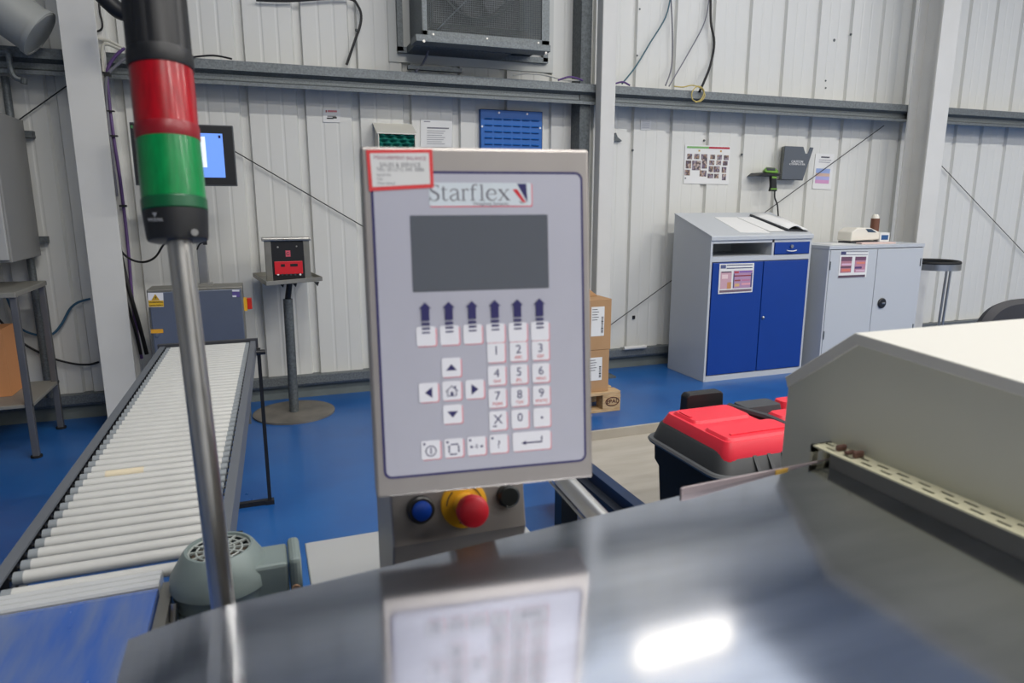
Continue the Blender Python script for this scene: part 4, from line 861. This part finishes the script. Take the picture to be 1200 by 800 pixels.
# arrows printed above the six soft keys
for i in range(6):
    x_ = -59.3+i*23.72; key(x_, -11.5, 19.5, 19.5)
    fl([(x_-4, 11.5), (x_+4, 11.5), (x_+4, 16.5), (x_+6, 16.5), (x_, 22.5), (x_-6, 16.5), (x_-4, 16.5)], -2.0, -.8, 'soft_key_arrow', navy); fl([(x_-4, 4.2), (x_+4, 4.2), (x_+4, 12), (x_-4, 12)], -1.95, -.8, 'soft_key_arrow', navy)
    for z0_, h_ in ((-.2, 2.4), (-4.6, 2.0), (-8.4, 1.4)): fl([(x_-4, z0_), (x_+4, z0_), (x_+4, z0_+h_), (x_-4, z0_+h_)], -2.0, -.8, 'soft_key_stripe', navy)
def T(s_, size=.0105, x=0, z=.8): return lambda o: o.text(s_, size, TM(x, z, -1.7), .00005)
subs = ('', 'ABC', 'DEF', 'GHI', 'JKL', 'MNO', 'PQRS', 'TUV', 'WXYZ')
for i in range(9):
    x_ = 12.0+(i % 3)*23.7; z_ = -31.8-(i//3)*23.75
    kk = key(x_, z_, 18.6, 20); sym(kk, T(str(i+1), .0125, 0, 2.2))
    if subs[i]: sym(kk, T(subs[i], .0045, 0, -6.0), redi, 'key_letters')
kk = key(12.0, -103.2, 18.6, 20); sym(kk, T('X', .0135, 0, 1)); sym(kk, lambda o: o.box(P3(-5.5, -6.2, -1.9), P3(-1.5, -5, -1.7)))
kk = key(35.7, -103.2, 18.6, 20); sym(kk, T('0', .0125, 0, 1.5))
kk = key(59.4, -103.2, 18.6, 20); sym(kk, lambda o: o.cyl(P3(0, 0, -1.9), P3(0, 0, -1.6), .0013, seg=12))
kk = key(-35.0, -44.4); sym(kk, tri([(-5.5, -3), (5.5, -3), (0, 3.5)]))
kk = key(-59.0, -68.8); sym(kk, tri([(3.5, -5.5), (3.5, 5.5), (-3.8, 0)]))
kk = key(-35.3, -68.4)
def house(o):
    o.tube([P3(a, b, -1.7) for a, b in ((-6, -.5), (0, 5.2), (6, -.5))], .0005, 5).tube([P3(a, b, -1.7) for a, b in ((-4.5, 0), (-4.5, -5.2), (4.5, -5.2), (4.5, 0))], .0005, 5).box(P3(-1.3, -5.2, -1.9), P3(1.3, -1.2, -1.7)).box(P3(3, 2.6, -1.9), P3(4.4, 5, -1.7))
sym(kk, house)
kk = key(-11.6, -68.4); sym(kk, tri([(-3.5, -5.5), (-3.5, 5.5), (3.8, 0)]))
kk = key(-35.3, -92.8); sym(kk, tri([(-5.5, 3), (5.5, 3), (0, -3.5)]))
def dot(o): o.cyl(P3(-6.6, 6.6, -1.9), P3(-6.6, 6.6, -1.6), .0012, seg=10); return o
kk = key(-59.0, -128.4)
def pwr(o): dot(o); o.tube([P3(5.2*math.cos(a), -1+5.2*math.sin(a), -1.7) for a in [i*2*PI/24 for i in range(24)]], .0005, 5, True).box(P3(-.6, -4, -1.9), P3(.6, 2.5, -1.7))
sym(kk, pwr)
kk = key(-35.2, -128.3)
def cyc(o):
    dot(o)
    for a, b, c_, d_ in ((-3, 4.5, 3.5, 4.5), (5, 3, 5, -3.5), (3, -6, -3.5, -6), (-5, -4, -5, 2.5)): o.tube([P3(a, b-.5, -1.7), P3(c_, d_-.5, -1.7)], .0006, 5)
    for a, b in ((3.5, 4), (5, -3.5), (-3.5, -6.3), (-5, 2)): o.cyl(P3(a, b, -1.9), P3(a, b, -1.6), .0014, seg=3)
sym(kk, cyc)
kk = key(-11.5, -128.2)
def zero(o):
    dot(o); o.text('0', .006, TM(0, -.5, -1.7), .00005)
    o.prism([P3(-6.5, 1, -1.9), P3(-6.5, -2, -1.9), P3(-3, -.5, -1.9)], (0, .0002, 0)).prism([P3(6.5, 1, -1.9), P3(6.5, -2, -1.9), P3(3, -.5, -1.9)], (0, .0002, 0))
sym(kk, zero)
kk = key(12.0, -127.9); sym(kk, lambda o: dot(o).text('?', .0115, TM(0, -.8, -1.7), .00005))
kk = key(47.8, -127.6, 41.5, 20)
sym(kk, lambda o: o.tube([P3(a, b, -1.8) for a, b in ((11, 4.5), (11, -1.5), (-8, -1.5))], .0007, 6).prism([P3(-11.5, -1.5, -1.9), P3(-6.5, .6, -1.9), P3(-6.5, -3.6, -1.9)], (0, .0002, 0)))
B().box(P3(-40, -165, 48), P3(40, -90, 60)).box(P3(-25, -165, 60), P3(25, -125, 150)).obj('rear_bracket', stain_panel, t)
# ------------------------------------------------------------ signal tower
pd = .80
c0 = CAM+ray(229/1, 1)*0
def at_d(u, v, y): return W(u, v, y)
ty = .875
base = W(262, 712, .80); topb = W(210.5, 284, ty)
t = thing('signal_tower', 'red and green signal light tower on a steel pole in the foreground', 'signal light', (base.x, base.y, base.z))
pdir = (topb-base)
B().tube([base-pdir*.12, topb+pdir*.02], .0135, 32).obj('pole', stain, t, smooth=True)
dirz = (W(184, 30, .92)-W(209, 281, ty)); 
def tp(v):   # point on tower axis at image row v
    f_ = (v-281)/(30-281); return W(209, 281, ty)+dirz*f_
def mod(v0, v1, prof, name, m, seg=48): 
    a, b = tp(v0), tp(v1); return B().lathe(a, b-a, prof, seg).obj(name, m, t, smooth=True)
bs = mod(283, 248, [(0, .028), (.04, .0315), (.15, .0325), (1, .0345)], 'tower_base', mat('tower_black', (20, 21, 24), .5))
q = tp(272)+Vector((.028, -.026, .002)); 
gr_ = mat('green_lens', (0, 134, 68), .28, spec=.4, coat=.15, c2=(0, 116, 58), vscale=40, stretch=(6, 6, .2)); rd_ = mat('red_lens', (168, 10, 26), .28, spec=.4, coat=.15, c2=(140, 6, 20), vscale=40, stretch=(6, 6, .2))
mod(248, 233, [(0, .0335), (.1, .0348), (.9, .0348), (1, .0335)], 'green_collar', mat('green_collar', (0, 84, 48), .35))
mod(233, 165, [(0, .0338), (.5, .0338), (1, .0334)], 'green_lens', gr_)
mod(165, 148, [(0, .0335), (.1, .0342), (.9, .0342), (1, .0335)], 'red_collar', mat('red_collar', (132, 16, 28), .35))
mod(148, 82, [(0, .0332), (.5, .0334), (1, .0332)], 'red_lens', rd_)
mod(82, 62, [(0, .0342), (.08, .035), (.9, .035), (1, .0342)], 'black_collar', MATS['tower_black'])
o = B(); a, b = tp(62), tp(-120); ax_ = (b-a); tn = ax_.normalized(); t1 = tn.orthogonal().normalized(); t2_ = tn.cross(t1); rg = []
for f_, rad in ((0, .0334), (.02, .0338), (.5, .0338), (1, .0325)):
    rg.append([a+ax_*f_+(t1*math.cos(k*2*PI/72)+t2_*math.sin(k*2*PI/72))*(rad-(.0012 if (k % 6 < 2) and f_ > .01 else 0)) for k in range(72)])
o.loft(rg).obj('siren_module', MATS['tower_black'], t, smooth=True)
vd = (CAM-tp(270)).normalized(); sd = Vector((vd.y, -vd.x, 0)).normalized()*-1
q = tp(272)+vd*.033-Vector((0, 0, 0)); side = Vector((-vd.y, vd.x, 0)).normalized()
q = tp(273)+(vd*.03+side*-.0)*1; r3 = rt*.0225
q = tp(272)+rt*.019+vd*.0262; B().cyl(q-vd*.003, q+vd*.002, .0038, seg=16).obj('screw', stain, t)
lm = Matrix.Translation(tp(258)-rt*.027+vd*.0308) @ Matrix.Rotation(math.atan2(-vd.x, vd.y)+PI, 4, 'Z').to_4x4() @ Matrix.Rotation(PI/2, 4, 'X')
bz_ = Matrix.Rotation(math.atan2(vd.y, vd.x)+PI/2-.65, 4, 'Z')
lm = Matrix.Translation(tp(256.5)+bz_.to_3x3() @ Vector((0, -.0345, 0))) @ bz_ @ Matrix.Rotation(PI/2, 4, 'X')
lm2 = Matrix.Translation((0, 0, .006)) @ lm
B().text('WERMA', .0052, lm, .0004).prism([lm2 @ Vector(p) for p in ((-.003, .002, .0), (.003, .002, 0), (0, -.003, 0))], Vector((0, 0, 0))+(lm2.to_3x3() @ Vector((0, 0, .0005)))).obj('lettering', flat((150, 152, 156)), t)

# ------------------------------------------------------------ steel cover (foreground)
def plz(x, y): return 1.0985+.0055*(x-.7)+.0205*(y-.64)
def onsheet(u, v):
    q = F(u, v, 1.1)
    for _ in range(6): q = F(u, v, plz(q.x, q.y))
    return q
SL = onsheet(150, 740); SR = onsheet(985, 537); sl = (SR-SL)/(SR.x-SL.x)
def edge(x, off=0): q = SL+sl*(x-SL.x); return Vector((q.x, q.y, q.z+off))
xr = .728
t = thing('steel_cover', 'brushed stainless steel machine cover filling the foreground', 'machine cover', (.2, .3, 0))
def shp(i, j):
    e = edge(SL.x+(xr-SL.x)*i); y = -.5+(e.y+.5)*j
    return Vector((e.x, y, plz(e.x, y)-.010*max(0, 1-i*9)**2))
B().grid(shp, 90, 12).obj('top_sheet', stain_top, t, solid=-.0025)
q = SL; B().box((SL.x-.001, -.5, q.z-.12), (SL.x+.002, SL.y, q.z-.0125)).obj('side_sheet', stain_dull, t)
B().prism([edge(SL.x, -.012), edge(SL.x+.12, -.004), edge(xr, -.004), edge(xr, -.1), edge(SL.x, -.12)], (0, -.002, 0)).obj('rear_sheet', stain_dull, t)
ysb = .58
B().box((SL.x+.05, -.45, .05), (.68, ysb-.05, 1.0)).obj('machine_body', stain_dull, t)
for x_ in (SL.x+.1, .6):
    for y_ in (-.4, ysb-.15): B().cyl((x_, y_, 0), (x_, y_, .06), .025).obj('foot', rubber, t)
# upstand along rear edge
xa = onsheet(806, 588).x; xb_ = SR.x
B().prism([edge(xa, -.01), edge(xb_, -.01), edge(xb_, .002), edge(xa+.005, .0115), edge(xa, .0105)], (0, .004, 0)).obj('rear_upstand', mat('purple_grey_steel', (150, 138, 140), .4, .5), t, bev=.001)
qa = onsheet(916, 560).x; B().prism([edge(qa, .001)+Vector((0, -.0012, 0)), edge(qa+.022, .001)+Vector((0, -.0012, 0)), edge(qa+.022, .0055)+Vector((0, -.0012, 0)), edge(qa, .006)+Vector((0, -.0012, 0))], (0, .001, 0)).obj('yellow_mark', flat((190, 150, 60)), t)
# ------------------------------------------------------------ cream hood with slotted trunking
xg = .733; xg2 = 1.75
pk = S(1005, 393, xg); nr = S(1200, 451, xg); fl_ = S(924, 444, xg); fb = S(912, 549, xg)
sl_ = (nr.z-pk.z)/(nr.y-pk.y); yn = -.4
prof = [(fb.y, .78), (fl_.y, fl_.z), (pk.y, pk.z), (yn, pk.z+sl_*(yn-pk.y)), (yn, .78)]
t = thing('machine_hood', 'cream painted machine hood with chamfered end on the right', 'machine hood', (1.2, .4, 0))
B().prism([(xg, a, b) for a, b in prof], (xg2-xg, 0, 0)).obj('hood_body', cream, t, bev=.002)
off = .0035
def offp(a, b, s_): return (a, b+s_)
top = [(fl_.y+.002, fl_.z-.003), (fl_.y+.005, fl_.z+.002), (pk.y+.002, pk.z+off), (yn, pk.z+sl_*(yn-pk.y)+off), (yn, pk.z+sl_*(yn-pk.y)-.011), (pk.y-.004, pk.z-.012), (fl_.y-.002, fl_.z-.013)]
B().prism([(xg-.003, a, b) for a, b in top], (xg2-xg+.006, 0, 0)).obj('hood_lid', mat('cream_light', (208, 206, 198), .4), t, bev=.0015)
B().box((xg+.02, yn+.02, 0), (xg2-.02, fb.y-.02, .78)).obj('machine_base', stain_dull, t)
# trunking
xt = .700
ta = S(951, 514, xt); tb = S(1185, 631, xt); zt_ = (ta.z+tb.z)/2; ye = ta.y
trm = mat('cream_trunking', (200, 196, 168), .5)
tr = B()
wt = xg-xt; yn2 = -.3; th = .002
rows = [(xt, xt+wt*.24), (xt+wt*.38, xt+wt*.62), (xt+wt*.76, xg)]
for a, b in rows: tr.box((a, yn2, zt_-th), (b, ye, zt_))
y_ = ye-.004; k = 0
while y_ > yn2:
    tr.box((xt+wt*.24, y_-.013, zt_-th), (xt+wt*.38, y_, zt_)); tr.box((xt+wt*.62, y_-.013-.014, zt_-th), (xt+wt*.76, y_-.014, zt_)); y_ -= .029
tt_ = thing('slotted_trunking', 'cream slotted cable trunking along the foot of the cream hood', 'trunking', (xt, .3, zt_-.04))
tr.obj('slotted_lid', trm, tt_)
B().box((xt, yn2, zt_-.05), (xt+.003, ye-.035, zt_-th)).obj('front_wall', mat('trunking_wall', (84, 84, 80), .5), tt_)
o = B()
o.box((xt, ye-.004, zt_-.05), (xt+.010, ye, zt_)).box((xt+.022, ye-.004, zt_-.05), (xg, ye, zt_)).box((xt, ye-.004, zt_-.01), (xg, ye, zt_)).box((xt, ye-.004, zt_-.05), (xg, ye, zt_-.04))
o.obj('end_wall', trm, tt_)
for dy_, h_ in ((.03, .008), (.045, .005), (.058, .009)): B().box((xt+.012, ye-dy_-.006, zt_), (xt+.028, ye-dy_, zt_+h_)).obj('screw_fixing', mat('rust_metal', (120, 90, 80), .6, .5), tt_, bev=.002)
# ------------------------------------------------------------ handrail tube
p0 = CAM+ray(648, 548)*1.12; p1 = CAM+ray(731, 637)*.93
t = thing('guard_rail_tube', 'polished steel tube slanting down behind the steel cover', 'tube', p1)
B().tube([p0, p1, p1+(p1-p0)*.6], .0145, 28).obj('tube', mat('polished_tube', (222, 220, 214), .28, .9), t, smooth=True)
B().tube([p0+Vector((-.014, 0, -.012)), p1+Vector((-.014, 0, -.012))], .002, 8).obj('weld_strip', stain, t)
e_ = p1+(p1-p0)*.6; B().box((e_.x-.01, e_.y-.03, e_.z-.02), (e_.x+.06, e_.y+.0, e_.z+.02)).obj('end_bracket', stain, t)
# ------------------------------------------------------------ low blue frame table with beige top
zpl = .35; f0 = F(690, 517, zpl); f1 = F(690, 545, zpl); f2 = F(780, 603, zpl)
bfm = mat('blue_black_frame', (26, 48, 82), .45); beige = mat('beige_top', (166, 160, 150), .45, c2=(152, 146, 134), vscale=3, stretch=(1, 5, 1))
xl = (f1.x+f2.x)/2; yb2 = f0.y
t = thing('low_bench', 'low bench with beige top and dark blue frame under the tool chest', 'bench', (xl+.6, yb2-.6, 0))
B().box((xl, 1.3, zpl-.02), (xl+1.5, yb2, zpl)).obj('bench_top', beige, t)
B().box((xl, yb2, zpl-.02), (xl+1.5, yb2+.015, zpl+.045)).obj('rear_lip', beige, t)
B().box((xl-.05, 1.28, zpl-.05), (xl-.001, yb2+.02, zpl+.004)).obj('side_frame', bfm, t, bev=.002)
B().box((xl-.09, 1.28, zpl-.13), (xl-.05, yb2+.02, zpl-.04)).obj('side_frame', mat('frame_dark', (30, 36, 48), .5), t, bev=.002)
B().box((xl-.08, 1.32, .0), (xl-.02, 1.38, zpl-.05)).obj('leg', bfm, t)
lg0 = F(655, 640); B().box((lg0.x-.0, lg0.y-.02, 0), (lg0.x+.075, lg0.y+.05, zpl-.04)).obj('leg', mat('leg_black', (22, 26, 30), .5), t)
B().box((xl+1.4, 1.35, 0), (xl+1.46, 1.41, zpl-.02)).obj('leg', bfm, t); B().box((xl+1.4, yb2-.1, 0), (xl+1.46, yb2-.04, zpl-.02)).obj('leg', bfm, t)
# ------------------------------------------------------------ tool chest
zr = .70; c1 = F(757, 507, zr); c2_ = F(840, 563, zr); X0 = (c1.x+c2_.x)/2; Y1 = c1.y; Y0 = c2_.y; X1 = X0+.62
blk = mat('tool_black', (44, 46, 48), .5); redm = mat('tool_red', (226, 44, 62), .42)
t = thing('tool_chest', 'black plastic tool chest with bright red lid panels', 'tool chest', ((X0+X1)/2, (Y0+Y1)/2, zpl))
def rr3(x0, y0, x1, y1, z, r, n=5): return [Vector((x, y, z)) for x, y in rrect((x0+x1)/2, (y0+y1)/2, x1-x0, y1-y0, r, n)]
B().loft([rr3(X0+.05, Y0+.04, X1-.05, Y1-.04, zpl+.001, .03), rr3(X0+.035, Y0+.03, X1-.035, Y1-.03, zr-.1, .03), rr3(X0+.02, Y0+.02, X1-.02, Y1-.02, zr-.075, .04), rr3(X0+.015, Y0+.015, X1-.015, Y1-.015, zr-.012, .05)]).obj('chest_body', mat('tool_body_black', (56, 54, 50), .8, spec=.15), t, smooth=True)
B().loft([rr3(X0, Y0, X1, Y1, zr-.014, .06), rr3(X0-.004, Y0-.004, X1+.004, Y1+.004, zr-.006, .06), rr3(X0, Y0, X1, Y1, zr, .06)]).obj('rim', mat('tool_rim_grey', (84, 86, 88), .5), t, smooth=True)
zl = zr+.055
B().loft([rr3(X0+.012, Y0+.012, X1-.012, Y1-.012, zr, .05), rr3(X0+.03, Y0+.035, X1-.03, Y1-.02, zl-.008, .05), rr3(X0+.04, Y0+.045, X1-.04, Y1-.03, zl, .045)]).obj('lid_base', blk, t, smooth=True)
for k in range(6):
    x_ = X0+.13+k*.05; B().prism([(x_, Y0+.002, zr+.002), (x_, Y0+.032, zl-.012), (x_, Y0+.04, zr+.002)], (.012, 0, 0)).obj('lid_rib', blk, t)
xs_ = X0+.30
def redpanel(x0, y0, x1, y1, zlo, zhi, b=.018, nm='red_lid_panel'):
    B().loft([rr3(x0, y0, x1, y1, zlo, .03), rr3(x0+.003, y0+.003, x1-.003, y1-.003, zlo+(zhi-zlo)*.5, .03), rr3(x0+b, y0+b, x1-b, y1-b, zhi, .02)]).obj(nm, redm, t, smooth=True)
ym = Y0+.2
redpanel(X0+.035, Y0+.03, xs_, Y1-.035, zl-.025, zl+.028)
redpanel(X0+.045, Y0+.04, xs_+.03, ym-.01, zl, zl+.036, .02)
redpanel(X0+.05, ym+.005, xs_-.005, Y1-.05, zl, zl+.036, .02)
B().box((X0+.075, ym+.06, zl+.036), (X0+.082, ym+.12, zl+.039)).obj('raised_mark', redm, t); B().box((X0+.09, Y0+.08, zl+.036), (X0+.3, Y0+.09, zl+.039)).obj('raised_mark', redm, t)
redpanel(xs_+.055, Y0+.17, X1-.05, Y1-.14, zl-.005, zl+.028); redpanel(xs_+.055, Y0+.03, X1-.05, Y0+.14, zl-.02, zl+.028)
B().loft([rr3(xs_+.02, Y1-.12, xs_+.17, Y1-.035, zl, .012), rr3(xs_+.025, Y1-.115, xs_+.165, Y1-.04, zl+.03, .012)]).obj('organiser_catch', dark, t, smooth=True)
redpanel(xs_+.175, Y1-.12, X1-.045, Y1-.04, zl, zl+.03, .01)
B().tube(spline([(xs_+.01, Y1-.04, zl+.016), (xs_+.03, Y1-.16, zl+.02), (xs_+.04, Y0+.2, zl+.02), (xs_+.05, Y0+.05, zl+.01)], 5), .013, 8).obj('carry_handle', dark, t, smooth=True)
hq = F(822, 468, zl+.05)
hx0, hx1 = W(799, 470, Y1+.02).x, W(843, 470, Y1+.02).x; hz = W(820, 458, Y1+.02).z
B().prism([(a, Y1-.005, b) for a, b in ((hx0, zr-.0), (hx0+.004, hz-.01), (hx0+.014, hz), (hx1-.014, hz), (hx1-.003, hz-.01), (hx1, zr), (hx1-.03, zr), (hx1-.034, hz-.055), (hx0+.034, hz-.055), (hx0+.03, zr))], (0, .04, 0)).obj('pull_handle', black, t, bev=.005)
B().box((hx0, Y1-.01, zpl+.1), (hx1, Y1+.03, zr)).obj('handle_housing', MATS['tool_body_black'], t)
